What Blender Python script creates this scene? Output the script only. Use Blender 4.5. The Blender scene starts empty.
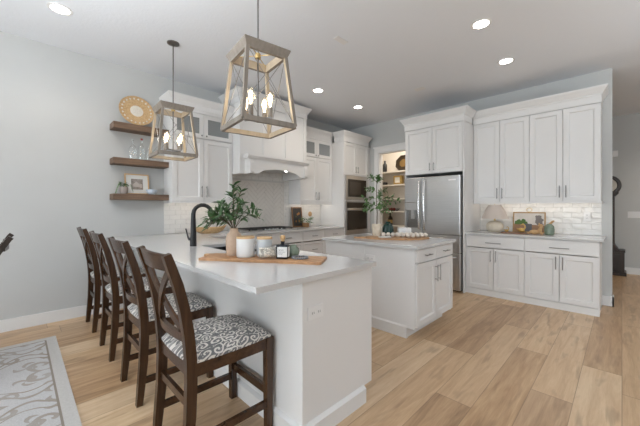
import bpy, bmesh, math, random
from mathutils import Vector, Matrix
random.seed(7)
PI = math.pi
S = bpy.context.scene
COL = S.collection

# ------------------------------------------------------------------ camera, world, light, exposure
cam_data = bpy.data.cameras.new('camera'); cam = bpy.data.objects.new('camera', cam_data); COL.objects.link(cam)
cam.location = (0, 0, 1.28); cam.rotation_euler = (PI/2, 0, -PI/4)
cam_data.sensor_width = 36; cam_data.lens = 302/640*36
cam_data.shift_y = -5/640; cam_data.clip_start = .05
S.camera = cam
S.view_settings.view_transform = 'Standard'; S.view_settings.look = 'None'
S.view_settings.gamma = 1; S.view_settings.use_curve_mapping = False
S.view_settings.exposure = 0.28

world = bpy.data.worlds.new('sky'); S.world = world; world.use_nodes = True
bg = world.node_tree.nodes['Background']; bg.inputs[0].default_value = (.80, .90, 1, 1); bg.inputs[1].default_value = 1.0

def area(name, loc, direction, sx, sy, power, col):
    l = bpy.data.lights.new(name, 'AREA'); l.shape = 'RECTANGLE'; l.size = sx; l.size_y = sy; l.energy = power; l.color = col
    o = bpy.data.objects.new(name, l); COL.objects.link(o); o.location = loc
    o.rotation_euler = Vector(direction).to_track_quat('-Z', 'Y').to_euler(); return o
COOL = (.86, .94, 1); NEUT = (1, .95, .89)
# daylight outside the windows of the dining side (left); unseen front windows added for dim fill
WIN_L = (-3.9, -1.3, 1.3, 3.3); WIN_F = (-4.4, -1.6, 1.6, 4.8)
for i, y in enumerate(WIN_L):
    area('daylight_left_%d' % i, (-6.75, y, 1.5), (1, 0, .45), 1.65, 2.3, 80, COOL)
for i, x in enumerate(WIN_F):
    area('fill_front_%d' % i, (x, -5.75, 1.5), (0, 1, .75), 1.85, 2.3, 3, NEUT)
# uplight bowls added as unseen ceiling fill (built further down) throw most of their light on the ceiling
FILL_BOWLS = ((-.80, 1.70, 82, 'over the rug and dining chair'), (-2.0, -1.6, 15, 'behind the dining side'), (3.4, -2.2, 56, 'in front of the hallway'))
for i, (x, y, p, _) in enumerate(FILL_BOWLS):
    l = area('uplight_%d' % i, (x, y, 1.88), (0, 0, 1), .5, .5, p, (.92, .965, 1)); l.data.shape = 'DISK'

# ------------------------------------------------------------------ mesh helpers
class MB:
    def __init__(s): s.v = []; s.f = []; s.m = []
    def add(s, vs, fs, mi=0):
        n = len(s.v); s.v += [tuple(p) for p in vs]; s.f += [tuple(i+n for i in f) for f in fs]; s.m += [mi]*len(fs); return s
    def box(s, x0, x1, y0, y1, z0, z1, mi=0, bev=0):
        if x0 > x1: x0, x1 = x1, x0
        if y0 > y1: y0, y1 = y1, y0
        if z0 > z1: z0, z1 = z1, z0
        if bev:
            bm = bmesh.new(); bmesh.ops.create_cube(bm, size=1)
            for v in bm.verts: v.co = Vector(((x0+x1)/2+v.co.x*(x1-x0), (y0+y1)/2+v.co.y*(y1-y0), (z0+z1)/2+v.co.z*(z1-z0)))
            bmesh.ops.bevel(bm, geom=bm.edges[:], offset=bev, segments=2, affect='EDGES', profile=.6)
            return s.bm(bm, mi)
        V = [(x0,y0,z0),(x1,y0,z0),(x1,y1,z0),(x0,y1,z0),(x0,y0,z1),(x1,y0,z1),(x1,y1,z1),(x0,y1,z1)]
        return s.add(V, [(0,3,2,1),(4,5,6,7),(0,1,5,4),(1,2,6,5),(2,3,7,6),(3,0,4,7)], mi)
    def bm(s, bm, mi=0, mat=None):
        bm.verts.index_update()
        vs = [(mat @ v.co if mat else v.co.copy()) for v in bm.verts]
        s.add(vs, [[v.index for v in f.verts] for f in bm.faces], mi); bm.free(); return s
    def prism(s, poly, axis, a0, a1, mi=0):
        """poly: list of 2D pts (counter-clockwise or not); extruded along axis x/y/z from a0 to a1."""
        def P(p, a):
            return {'x': (a, p[0], p[1]), 'y': (p[0], a, p[1]), 'z': (p[0], p[1], a)}[axis]
        n = len(poly); V = [P(p, a0) for p in poly]+[P(p, a1) for p in poly]
        F = [tuple(range(n))[::-1], tuple(range(n, 2*n))]+[(i, (i+1) % n, n+(i+1) % n, n+i) for i in range(n)]
        return s.add(V, F, mi)
    def lathe(s, prof, c=(0,0,0), n=24, mi=0, axis='z', rib=0, nrib=0, sq=None):
        """prof: list of (r, z)."""
        V = []; F = []
        for (r, z) in prof:
            for k in range(n):
                a = 2*PI*k/n; rr = r*(1+rib*math.cos(nrib*a)) if rib else r
                x, y = rr*math.cos(a), rr*math.sin(a)
                if sq: x *= sq[0]; y *= sq[1]
                p = {'z': (x, y, z), 'x': (z, x, y), 'y': (x, z, y)}[axis]
                V.append((c[0]+p[0], c[1]+p[1], c[2]+p[2]))
        for i in range(len(prof)-1):
            for k in range(n):
                F.append((i*n+k, i*n+(k+1) % n, (i+1)*n+(k+1) % n, (i+1)*n+k))
        if prof[0][0] > 1e-4: F.append(tuple(range(n))[::-1])
        if prof[-1][0] > 1e-4: F.append(tuple((len(prof)-1)*n+k for k in range(n)))
        return s.add(V, F, mi)
    def tube(s, pts, r, n=8, mi=0, closed=False):
        pts = [Vector(p) for p in pts]; m = len(pts); V = []; F = []
        ref = None
        for i, p in enumerate(pts):
            if closed: t = pts[(i+1) % m]-pts[i-1]
            else: t = pts[min(i+1, m-1)]-pts[max(i-1, 0)]
            t.normalize()
            if ref is None:
                ref = Vector((0,0,1)) if abs(t.z) < .9 else Vector((1,0,0))
            u = ref-t*ref.dot(t)
            if u.length < 1e-5: u = t.orthogonal()
            u.normalize(); ref = u; w = t.cross(u)
            rr = r[i] if isinstance(r, (list, tuple)) else r
            for k in range(n):
                a = 2*PI*k/n; V.append(p+u*math.cos(a)*rr+w*math.sin(a)*rr)
        for i in range(m if closed else m-1):
            j = (i+1) % m
            for k in range(n): F.append((i*n+k, i*n+(k+1) % n, j*n+(k+1) % n, j*n+k))
        if not closed: F += [tuple(range(n))[::-1], tuple((m-1)*n+k for k in range(n))]
        return s.add(V, F, mi)
    def sweep(s, pts, a, b, na, mi=0):
        """rectangular section swept along pts; a = size along fixed axis na, b = size across."""
        pts = [Vector(p) for p in pts]; m = len(pts); na = Vector(na).normalized(); V = []; F = []
        for i, p in enumerate(pts):
            t = (pts[min(i+1, m-1)]-pts[max(i-1, 0)]).normalized()
            w = t.cross(na).normalized()
            n2 = w.cross(t).normalized()
            aa = a[i] if isinstance(a, (list, tuple)) else a; bb = b[i] if isinstance(b, (list, tuple)) else b
            for (sa, sb) in ((-1,-1),(1,-1),(1,1),(-1,1)): V.append(p+n2*sa*aa/2+w*sb*bb/2)
        for i in range(m-1):
            for k in range(4): F.append((i*4+k, i*4+(k+1) % 4, (i+1)*4+(k+1) % 4, (i+1)*4+k))
        F += [(3,2,1,0), tuple((m-1)*4+k for k in range(4))]
        return s.add(V, F, mi)
    def ball(s, c, r, mi=0, n=12, sc=(1,1,1)):
        prof = [(max(math.sin(PI*i/8), 0)*r, -math.cos(PI*i/8)*r) for i in range(9)]
        V0 = len(s.v); s.lathe(prof, (0,0,0), n, mi)
        for i in range(V0, len(s.v)):
            p = s.v[i]; s.v[i] = (c[0]+p[0]*sc[0], c[1]+p[1]*sc[1], c[2]+p[2]*sc[2])
        return s
    def leaf(s, p, d, L, W, up=(0,0,1), droop=.15, mi=0):
        p = Vector(p); d = Vector(d).normalized(); side = d.cross(Vector(up))
        if side.length < 1e-3: side = d.orthogonal()
        side.normalize(); nrm = side.cross(d).normalized()
        V = []
        for (f, w) in ((0, .12), (.3, .85), (.62, .8), (1, .03)):
            c = p+d*L*f-nrm*droop*L*f*f
            V += [c-side*W/2*w+nrm*W*.12*w, c, c+side*W/2*w+nrm*W*.12*w]
        F = []
        for i in range(3):
            b = i*3; F += [(b, b+1, b+4, b+3), (b+1, b+2, b+5, b+4)]
        return s.add(V, F, mi)
    def inward(s, c):
        'second material on the faces that look at the axis through c'
        for i, f in enumerate(s.f):
            P = [Vector(s.v[k]) for k in f]; m_ = sum(P, Vector())/len(P); n_ = (P[1]-P[0]).cross(P[2]-P[1])
            g = Vector((c[0]-m_.x, c[1]-m_.y, 0)).normalized()
            b_ = s.mid-m_; n_ = n_.normalized(); n_ = -n_ if n_.dot(b_) > 0 else n_
            if n_.dot(g) > .35: s.m[i] = 1
        return s
    def build(s, name, mat, parent=None, smooth=False, kind=None, fix=True):
        off = wloc(parent)
        me = bpy.data.meshes.new(name)
        me.from_pydata([(v[0]-off[0], v[1]-off[1], v[2]-off[2]) for v in s.v], [], s.f)
        for m in (mat if isinstance(mat, (list, tuple)) else [mat]): me.materials.append(m)
        me.polygons.foreach_set('material_index', s.m)
        if fix:
            bm = bmesh.new(); bm.from_mesh(me)
            bmesh.ops.remove_doubles(bm, verts=bm.verts, dist=1e-6) if smooth else None
            bmesh.ops.recalc_face_normals(bm, faces=bm.faces); bm.to_mesh(me); bm.free()
        if smooth:
            me.shade_smooth(); me.set_sharp_from_angle(angle=math.radians(42))
        me.update()
        o = bpy.data.objects.new(name, me); COL.objects.link(o)
        if parent: o.parent = parent
        if kind: o['kind'] = kind
        return o
OFF = {}
def wloc(p):
    x = Vector((0,0,0))
    while p is not None: x = x+p.location; p = p.parent
    return x
def thing(name, label, cat, loc=(0,0,0), group=None):
    o = bpy.data.objects.new(name, None); COL.objects.link(o); o.location = loc; o.empty_display_size = .05
    o['label'] = label; o['category'] = cat
    if group: o['group'] = group
    return o
def tag(o, label, cat, group=None, kind=None):
    o['label'] = label; o['category'] = cat
    if group: o['group'] = group
    if kind: o['kind'] = kind
    return o
def copy_tree(o, parent=None):
    c = o.copy(); COL.objects.link(c)
    if parent: c.parent = parent
    for ch in list(o.children): copy_tree(ch, c)
    return c
def rebase(o, base):
    """move the origin of a single-mesh thing to its base point without moving it."""
    b = Vector(base)-o.location
    o.data.transform(Matrix.Translation(-b)); o.location = Vector(base); return o

# ------------------------------------------------------------------ material helpers
class NX:
    """socket wrapper: arithmetic on shader sockets."""
    def __init__(s, nt, sock): s.nt = nt; s.s = sock
    def op(s, o, *a):
        n = s.nt.nodes.new('ShaderNodeMath'); n.operation = o
        for i, q in enumerate((s,)+a):
            if isinstance(q, NX): s.nt.links.new(q.s, n.inputs[i])
            else: n.inputs[i].default_value = q
        return NX(s.nt, n.outputs[0])
    def __add__(s, o): return s.op('ADD', o)
    def __sub__(s, o): return s.op('SUBTRACT', o)
    def __mul__(s, o): return s.op('MULTIPLY', o)
    def __truediv__(s, o): return s.op('DIVIDE', o)
    __radd__ = __add__; __rmul__ = __mul__
    def gt(s, o): return s.op('GREATER_THAN', o)
    def lt(s, o): return s.op('LESS_THAN', o)
    def floor(s): return s.op('FLOOR')
    def fract(s): return s.op('FRACT')
    def abs(s): return s.op('ABSOLUTE')
    def sin(s): return s.op('SINE')
    def sqrt(s): return s.op('SQRT')
    def mx(s, o): return s.op('MAXIMUM', o)
    def mn(s, o): return s.op('MINIMUM', o)
    def pp(s, o): return s.op('PINGPONG', o)
    def at2(s, o): return s.op('ARCTAN2', o)
def newmat(name, col=(.8,.8,.8), rough=.5, metal=0, spec=None, **kw):
    m = bpy.data.materials.new(name); m.use_nodes = True
    b = m.node_tree.nodes['Principled BSDF']
    b.inputs['Base Color'].default_value = (*col, 1); b.inputs['Roughness'].default_value = rough; b.inputs['Metallic'].default_value = metal
    if spec is not None: b.inputs['Specular IOR Level'].default_value = spec
    for k, v in kw.items(): b.inputs[k.replace('_', ' ')].default_value = v
    return m
def nt_of(m): return m.node_tree, m.node_tree.nodes['Principled BSDF']
def coords(nt):
    t = nt.nodes.new('ShaderNodeTexCoord'); sp = nt.nodes.new('ShaderNodeSeparateXYZ'); nt.links.new(t.outputs['Object'], sp.inputs[0])
    return t.outputs['Object'], NX(nt, sp.outputs[0]), NX(nt, sp.outputs[1]), NX(nt, sp.outputs[2])
def combine(nt, x, y, z):
    n = nt.nodes.new('ShaderNodeCombineXYZ')
    for i, q in enumerate((x, y, z)):
        if isinstance(q, NX): nt.links.new(q.s, n.inputs[i])
        else: n.inputs[i].default_value = q
    return n.outputs[0]
def noise(nt, vec, scale, detail=3, rough=.5, dist=0):
    n = nt.nodes.new('ShaderNodeTexNoise'); n.inputs['Scale'].default_value = scale; n.inputs['Detail'].default_value = detail
    n.inputs['Roughness'].default_value = rough; n.inputs['Distortion'].default_value = dist
    if vec is not None: nt.links.new(vec, n.inputs['Vector'])
    return NX(nt, n.outputs['Fac'])
def white(nt, vec):
    n = nt.nodes.new('ShaderNodeTexWhiteNoise'); n.noise_dimensions = '3D'; nt.links.new(vec, n.inputs['Vector']); return NX(nt, n.outputs['Value'])
def ramp(nt, f, stops):
    n = nt.nodes.new('ShaderNodeValToRGB'); nt.links.new(f.s, n.inputs[0])
    e = n.color_ramp.elements
    while len(e) < len(stops): e.new(.5)
    for q, (p, c) in zip(e, stops): q.position = p; q.color = (*c, 1)
    return n.outputs[0]
def mix(nt, f, a, b, mode='MIX'):
    n = nt.nodes.new('ShaderNodeMix'); n.data_type = 'RGBA'; n.blend_type = mode
    if isinstance(f, NX): nt.links.new(f.s, n.inputs['Factor'])
    else: n.inputs['Factor'].default_value = f
    for k, q in ((6, a), (7, b)):
        if isinstance(q, tuple): n.inputs[k].default_value = (*q, 1)
        else: nt.links.new(q, n.inputs[k])
    return n.outputs[2]
def bump(nt, b, h, strength=.2, dist=.01):
    n = nt.nodes.new('ShaderNodeBump'); n.inputs['Strength'].default_value = strength; n.inputs['Distance'].default_value = dist
    nt.links.new(h.s, n.inputs['Height']); nt.links.new(n.outputs[0], b.inputs['Normal'])
def varied(name, c1, c2, scale=6, rough=.5, stretch=(1,1,1), bumpy=0, metal=0, detail=4):
    m = newmat(name, c1, rough, metal); nt, b = nt_of(m)
    v, x, y, z = coords(nt)
    vec = combine(nt, x*stretch[0], y*stretch[1], z*stretch[2])
    f = noise(nt, vec, scale, detail, .6)
    nt.links.new(ramp(nt, f, [(.3, c1), (.7, c2)]), b.inputs['Base Color'])
    if bumpy: bump(nt, b, f, bumpy)
    return m
def emit(name, col, st, base=None):
    m = newmat(name, base or col, .5); b = m.node_tree.nodes['Principled BSDF']
    b.inputs['Emission Color'].default_value = (*col, 1); b.inputs['Emission Strength'].default_value = st; return m

M = {}
M['wall'] = varied('wall_paint', (.545,.55,.54), (.56,.565,.555), 3, .8)
M['ceil'] = newmat('ceiling_paint', (.81,.83,.865), .9); nt, b = nt_of(M['ceil']); v, x, y, z = coords(nt); bump(nt, b, noise(nt, v, 45, 3), .35, .006)
M['trim'] = newmat('trim_paint', (.78,.775,.765), .4)
M['cab'] = varied('cabinet_paint', (.755,.745,.735), (.765,.755,.745), 2, .38)
M['pantry'] = newmat('pantry_paint', (.74,.68,.60), .7)
M['nickel'] = newmat('brushed_nickel', (.30,.295,.29), .35, 1)
M['black'] = newmat('matte_black', (.012,.012,.013), .4)
M['dark'] = newmat('dark_gap', (.02,.02,.02), .6)
M['steel'] = varied('brushed_stainless', (.47,.465,.46), (.55,.545,.54), 4, .3, (1,1,60), 0, 1)
M['steel_dark'] = varied('smoked_stainless', (.20,.19,.185), (.26,.25,.24), 4, .3, (1,1,40), 0, 1)
M['black_glass'] = newmat('black_oven_glass', (.035,.028,.022), .06)
M['chrome'] = newmat('polished_handle', (.72,.71,.70), .18, 1)
M['plastic'] = newmat('white_plastic', (.80,.79,.78), .35)
M['grey_slot'] = newmat('socket_slot', (.12,.12,.12), .5)
# quartz
m = newmat('white_quartz', (.78,.775,.765), .13); nt, b = nt_of(m); v, x, y, z = coords(nt)
f = noise(nt, v, 260, 2); g = noise(nt, v, 7, 3)
c = ramp(nt, f, [(.34, (.55,.545,.535)), (.46, (.60,.595,.59)), (.7, (.62,.615,.61))])
nt.links.new(mix(nt, g*.10, c, (.57,.565,.56)), b.inputs['Base Color']); M['quartz'] = m
# oak plank floor, boards run along x
m = newmat('oak_planks', (.5,.36,.24), .38); nt, b = nt_of(m); v, x, y, z = coords(nt)
PW = .228; PL = 1.75
row = (y*(1/PW)).floor(); wr = white(nt, combine(nt, row, 3.3, 1.7))
xs = x*(1/PL)+wr*7.0; col_ = xs.floor(); tone = white(nt, combine(nt, row, col_, 5.1)); tone2 = white(nt, combine(nt, col_, row, 9.4))
fy = (y*(1/PW)).fract(); fx = xs.fract()
seam = (fy-.5).abs().gt(.491).mx((fx-.5).abs().gt(.4983))
gx = combine(nt, x*1.1+tone*31.0, y*11.0+tone2*17.0, tone*5.0)
grain = noise(nt, gx, 1.6, 6, .62, .6)
fine = noise(nt, combine(nt, x*3.0, y*70.0, tone*9.0), 2.2, 4, .6)
knot = noise(nt, combine(nt, x*1.7+tone*13.0, y*8.0+tone*7.0, 2.0), 1.5, 2, .5, .3)
val = tone*.40+grain*.82+fine*.22-.18
c = ramp(nt, val, [(.18, (.25,.138,.066)), (.38, (.42,.26,.138)), (.58, (.555,.37,.212)), (.84, (.70,.52,.33))])
c = mix(nt, ((knot-.58)*4.0).mx(0).mn(.42), c, (.20,.115,.06))
c = mix(nt, tone2*.18, c, (.56,.46,.36))
c = mix(nt, seam*.55, c, (.16,.10,.06))
nt.links.new(c, b.inputs['Base Color'])
bump(nt, b, fine*.4-seam*1.5, .12, .002); M['floor'] = m
# woods
def wood(name, dark, light, rough=.4, axis='x', sc=1.0):
    st = {'x': (1.2,14,14), 'y': (14,1.2,14), 'z': (14,14,1.2)}[axis]
    return varied(name, dark, light, 2.2*sc, rough, st, .08, 0, 5)
M['walnut'] = wood('dark_walnut', (.028,.0118,.005), (.080,.036,.0155), .27, 'z')
M['walnut_h'] = wood('dark_walnut_rail', (.028,.0118,.005), (.080,.036,.0155), .27, 'y')
M['espresso'] = wood('espresso_wood', (.018,.011,.008), (.042,.026,.018), .3, 'z')
M['shelf_wood'] = wood('rustic_brown_wood', (.095,.057,.036), (.22,.138,.088), .6, 'x')
M['acacia'] = wood('acacia_board', (.33,.16,.07), (.56,.31,.145), .45, 'y')
M['acacia_x'] = wood('oval_board_wood', (.33,.17,.075), (.55,.31,.15), .45, 'x')
M['pale_wood'] = wood('pale_bamboo', (.58,.36,.17), (.70,.47,.25), .5, 'x')
M['honey'] = wood('honey_wood', (.42,.24,.10), (.63,.40,.19), .45, 'x')
M['taupe'] = wood('weathered_taupe_finish', (.20,.17,.14), (.30,.26,.22), .5, 'z')
M['lantern_inner'] = wood('lantern_inner_finish', (.46,.37,.26), (.60,.50,.37), .45, 'z')
M['clock_wood'] = wood('clock_wood', (.016,.009,.006), (.045,.024,.014), .35, 'z')
M['gold'] = newmat('aged_gold', (.55,.36,.12), .35, .85)
M['brass'] = newmat('brass', (.62,.45,.20), .3, 1)
M['terracotta'] = varied('beige_clay', (.50,.36,.26), (.58,.43,.32), 30, .8, bumpy=.1)
M['cream_stone'] = varied('cream_ceramic', (.66,.57,.44), (.76,.68,.56), 20, .7)
M['white_ceramic'] = newmat('white_ceramic', (.80,.79,.775), .35)
M['grey_ceramic'] = varied('grey_ceramic', (.52,.54,.56), (.60,.62,.63), 25, .45)
M['blue_ceramic'] = varied('blue_white_ceramic', (.52,.62,.74), (.72,.77,.83), 40, .3)
M['leaf'] = varied('deep_green_leaf', (.028,.075,.022), (.095,.19,.065), 30, .42)
M['leaf2'] = varied('mid_green_leaf', (.05,.12,.035), (.13,.25,.075), 30, .45)
M['stem'] = newmat('brown_stem', (.11,.075,.04), .7)
M['straw'] = varied('woven_straw', (.47,.29,.13), (.68,.47,.26), 60, .75, bumpy=.4)
M['linen'] = varied('cream_linen', (.68,.62,.52), (.80,.75,.67), 60, .9, bumpy=.2)
M['shade'] = newmat('linen_lampshade', (.60,.52,.46), .85)
M['bead'] = varied('bleached_wood_bead', (.70,.62,.53), (.80,.74,.66), 18, .6)
M['green_glass'] = newmat('dark_green_glass', (.010,.042,.034), .16)
M['sage'] = varied('sage_glass', (.16,.21,.15), (.24,.29,.22), 25, .2)
M['amber_dark'] = newmat('dark_amber_glass', (.03,.016,.006), .1)
M['paper'] = newmat('white_paper', (.76,.75,.72), .7)
M['ink'] = newmat('grey_ink', (.05,.05,.05), .7)
M['cook_iron'] = newmat('cast_iron', (.02,.02,.021), .55)
M['red_fruit'] = varied('red_fruit', (.28,.02,.015), (.42,.07,.03), 20, .35)
def thin_glass(name, tint=(.95,.97,.97), fac=.12, rough=.03):
    m = bpy.data.materials.new(name); m.use_nodes = True; nt = m.node_tree; nt.nodes.remove(nt.nodes['Principled BSDF'])
    out = nt.nodes['Material Output']; t = nt.nodes.new('ShaderNodeBsdfTransparent'); t.inputs[0].default_value = (*tint, 1)
    g = nt.nodes.new('ShaderNodeBsdfGlossy'); g.inputs['Roughness'].default_value = rough; g.inputs[0].default_value = (.97,.97,.97,1)
    lw = nt.nodes.new('ShaderNodeLayerWeight'); lw.inputs[0].default_value = .35
    mp = nt.nodes.new('ShaderNodeMath'); mp.operation = 'MULTIPLY_ADD'; mp.inputs[1].default_value = .6; mp.inputs[2].default_value = fac
    nt.links.new(lw.outputs['Facing'], mp.inputs[0])
    mx = nt.nodes.new('ShaderNodeMixShader'); nt.links.new(mp.outputs[0], mx.inputs[0]); nt.links.new(t.outputs[0], mx.inputs[1]); nt.links.new(g.outputs[0], mx.inputs[2])
    nt.links.new(mx.outputs[0], out.inputs[0]); return m
M['glass'] = thin_glass('clear_glass', (.96,.97,.97), .08)
M['pane'] = thin_glass('window_glass', (.97,.98,.98), .02)
M['cab_glass'] = newmat('smoky_frosted_glass', (.27,.285,.29), .18)
# damask fabric
m = newmat('damask_fabric', (.2,.2,.2), .9); nt, b = nt_of(m); v, x, y, z = coords(nt)
wob = noise(nt, v, 13, 2); rag = (noise(nt, v, 55, 2)-.5)*1.1
cx = ((x-z*.6)*(1/.105)+wob*.55).pp(1.0); cy = ((y+z*.6)*(1/.09)+wob*.55).pp(1.0)
def spiral(px, py, R, k, n, sgn, thr):
    dx = cx-px; dy = cy-py; r = (dx*dx+dy*dy).sqrt(); th = dy.at2(dx)
    q_ = (th*float(sgn*n)+r*k).sin()
    return (q_+rag).gt(thr)*r.lt(R)
pat = spiral(.30, .34, .36, 25, 1, 1, .30).mx(spiral(.78, .74, .32, 27, 1, -1, .30)).mx(spiral(.85, .16, .25, 20, 3, 1, .2)).mx(spiral(.15, .86, .27, 18, 4, 1, .25))
vn = (noise(nt, combine(nt, cx, cy, 0.0), 5.5, 1)*9.0).sin()
pat = pat.mx(vn.abs().lt(.16))
heather = noise(nt, v, 300, 2)
dk = ramp(nt, heather, [(.3, (.10,.10,.102)), (.7, (.20,.195,.195))])
nt.links.new(mix(nt, pat, dk, (.66,.625,.575)), b.inputs['Base Color']); bump(nt, b, heather, .2, .002); M['damask'] = m
# rug
m = newmat('medallion_rug', (.5,.46,.42), .95); nt, b = nt_of(m); v, x, y, z = coords(nt)
wob = noise(nt, v, 3.2, 2); rag = (noise(nt, v, 16, 2)-.5)*.8
cx = (x*(1/.40)+wob*.28).pp(1.0); cy = (y*(1/.44)+wob*.28).pp(1.0)
big = ((cx*PI).sin()*.42+.5-cy).abs().lt(.030)
big2 = ((cx*PI).sin()*.30+.40-cy).abs().lt(.016)
sw = spiral(.28, .80, .22, 26, 1, 1, .45).mx(spiral(.74, .24, .26, 24, 1, -1, .45)).mx(spiral(.5, .30, .2, 22, 3, 1, .4)).mx(spiral(.92, .72, .24, 22, 4, 1, .4))
vn = (noise(nt, combine(nt, cx, cy, 0.0), 4.0, 2)*12.0).sin().abs().lt(.14)
pat = big.mx(big2).mx(sw*.85)
fuzz = noise(nt, v, 120, 3); fade = noise(nt, v, 5, 3)
basec = ramp(nt, fuzz+fade*.3-.15, [(.3, (.46,.45,.445)), (.7, (.57,.56,.555))])
nt.links.new(mix(nt, pat*(fade*.9+.25).mn(.85), basec, (.27,.21,.155)), b.inputs['Base Color']); bump(nt, b, fuzz, .3, .004); M['rug'] = m
M['rug_edge'] = varied('rug_border', (.48,.46,.435), (.56,.54,.515), 90, .95, bumpy=.2)
M['rug_line'] = newmat('rug_border_line', (.27,.23,.19), .95)
# glazed tile
m = newmat('glazed_tile', (.74,.72,.69), .12); nt, b = nt_of(m); v, x, y, z = coords(nt)
bump(nt, b, noise(nt, v, 14, 2), .55, .02); M['tile'] = m
M['tile_matt'] = newmat('herringbone_tile', (.70,.665,.62), .28)
M['grout_dark'] = newmat('warm_grout', (.46,.43,.40), .85)
M['grout'] = newmat('grout', (.60,.585,.56), .8)
M['bulb_glass'] = thin_glass('bulb_glass', (1,.97,.90), .05)
M['bulb'] = emit('glowing_bulb', (1, .80, .55), 17)
M['led'] = emit('led_disc', (1, .95, .88), 14)
M['strip'] = emit('led_strip', (1, .92, .82), 7)

# ------------------------------------------------------------------ setting
ZC = 3.10; YW = 4.52; XR = 5.47; XL = -6.5; YF = -5.5; XH = 8.40
def struct(name, mb, mat, parent=None, **k):
    o = mb.build(name, mat, parent, **k)
    if parent is None: o['kind'] = 'structure'
    return o
struct('floor', MB().box(XL-.12, XH+.12, YF-.12, YW+.12, -.12, 0), M['floor'])
struct('ceiling', MB().box(XL-.12, XH+.12, YF-.12, YW+.12, ZC, ZC+.12), M['ceil'])
struct('wall_back', MB().box(XL-.12, 6.78, YW, YW+.12, 0, ZC), M['wall'])
DY0, DY1, DZ = 2.90, 3.69, 2.46
struct('wall_right', MB().box(XR, XR+.12, .09, DY0, 0, ZC).box(XR, XR+.12, DY1, YW, 0, ZC).box(XR, XR+.12, DY0, DY1, DZ, ZC), M['wall'])
struct('wall_hall', MB().box(XH, XH+.12, YF, 2.6, 0, ZC).box(6.78, XH+.12, 2.6, 2.72, 0, ZC), M['wall'])
struct('wall_pantry', MB().box(6.65, 6.78, 2.6, YW, 0, ZC).box(XR+.12, 6.65, 2.6, 2.72, 0, ZC).box(XR+.121, 6.65, YW-.012, YW, 0, ZC), M['pantry'])
# left wall with three windows, front wall (behind the camera) with three added for fill
def pierced(name, axis, c0, c1, a0, a1, holes, mat):
    mb = MB(); cur = a0
    def bx(p, q, z0, z1):
        if axis == 'x': mb.box(c0, c1, p, q, z0, z1)
        else: mb.box(p, q, c0, c1, z0, z1)
    for (h0, h1, z0, z1) in holes:
        bx(cur, h0, 0, ZC); bx(h0, h1, 0, z0); bx(h0, h1, z1, ZC); cur = h1
    bx(cur, a1, 0, ZC); return struct(name, mb, mat)
hl = [(y-.85, y+.85, .45, 2.65) for y in WIN_L]; hf = [(x-.95, x+.95, .45, 2.65) for x in WIN_F]
pierced('wall_left', 'x', XL-.12, XL, YF, YW, hl, M['wall'])
pierced('wall_front', 'y', YF-.12, YF, XL-.12, XH+.12, hf, M['wall'])
for n, (axis, h) in enumerate([('x', q) for q in hl]+[('y', q) for q in hf], 1):
    mb = MB(); g = MB(); c = (XL-.06) if axis == 'x' else (YF-.06)
    def bx(t, p, q, z0, z1, w=.03):
        if axis == 'x': t.box(c-w, c+w, p, q, z0, z1)
        else: t.box(p, q, c-w, c+w, z0, z1)
    a0, a1, z0, z1 = h
    bx(mb, a0, a0+.05, z0, z1); bx(mb, a1-.05, a1, z0, z1); bx(mb, a0+.05, a1-.05, z0, z0+.05); bx(mb, a0+.05, a1-.05, z1-.05, z1); bx(mb, a0+.05, a1-.05, 1.9, 1.94)
    bx(g, a0+.05, a1-.05, z0+.05, 1.9, .004); bx(g, a0+.05, a1-.05, 1.94, z1-.05, .004)
    w = struct('window_%d' % n, mb, M['trim']); g.build('glass_pane', M['pane'], w)
# baseboards
BH = .125
struct('baseboard_back', MB().box(XL, .98, YW-.016, YW, 0, BH), M['trim'])
struct('baseboard_right', MB().box(XR-.016, XR, .074, .184, 0, BH).box(XR-.016, XR+.136, .074, .09, 0, BH).box(XR+.12, XR+.136, .09, 2.58, 0, BH), M['trim'])
struct('baseboard_hall', MB().box(XH-.016, XH, YF, 2.58, 0, BH), M['trim'])
struct('baseboard_left', MB().box(XL, XL+.016, YF, YW-.02, 0, BH), M['trim'])
# pantry door casing
cw = .10
tr = MB().box(XR-.02, XR, DY1, DY1+cw, 0, DZ+cw).box(XR-.02, XR, DY0-cw, DY0, 0, DZ+cw).box(XR-.02, XR, DY0, DY1, DZ, DZ+cw)
tr.box(XR-.032, XR, DY0-cw-.02, DY1+cw+.02, DZ+cw, DZ+cw+.03)
tr.box(XR, XR+.12, DY1-.018, DY1, 0, DZ).box(XR, XR+.12, DY0, DY0+.018, 0, DZ).box(XR, XR+.12, DY0+.018, DY1-.018, DZ-.018, DZ)
struct('trim_1', tr, M['trim'])

# ------------------------------------------------------------------ cabinet helpers
def fb(mb, face, a0, a1, z0, z1, d0, d1, mi=0, bev=0):
    ax, p = face
    if ax == 'y': mb.box(a0, a1, p+d0, p+d1, z0, z1, mi, bev)
    else: mb.box(p+d0, p+d1, a0, a1, z0, z1, mi, bev)
def P3(face, a, z, d):
    return (a, face[1]+d, z) if face[0] == 'y' else (face[1]+d, a, z)
def shaker(mb, face, a0, a1, z0, z1, st=.062, rec=.013, th=.019, pane=False):
    fb(mb, face, a0, a0+st, z0, z1, 0, th); fb(mb, face, a1-st, a1, z0, z1, 0, th)
    fb(mb, face, a0+st, a1-st, z0, z0+st, 0, th); fb(mb, face, a0+st, a1-st, z1-st, z1, 0, th)
    if not pane:
        # sloped inner bead then flat panel
        i0, i1, j0, j1 = a0+st, a1-st, z0+st, z1-st; e = .010
        V = [P3(face, *q) for q in ((i0,j0,.003),(i1,j0,.003),(i1,j1,.003),(i0,j1,.003),(i0+e,j0+e,rec),(i1-e,j0+e,rec),(i1-e,j1-e,rec),(i0+e,j1-e,rec))]
        mb.add(V, [(0,1,5,4),(1,2,6,5),(2,3,7,6),(3,0,4,7),(4,5,6,7)])
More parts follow.
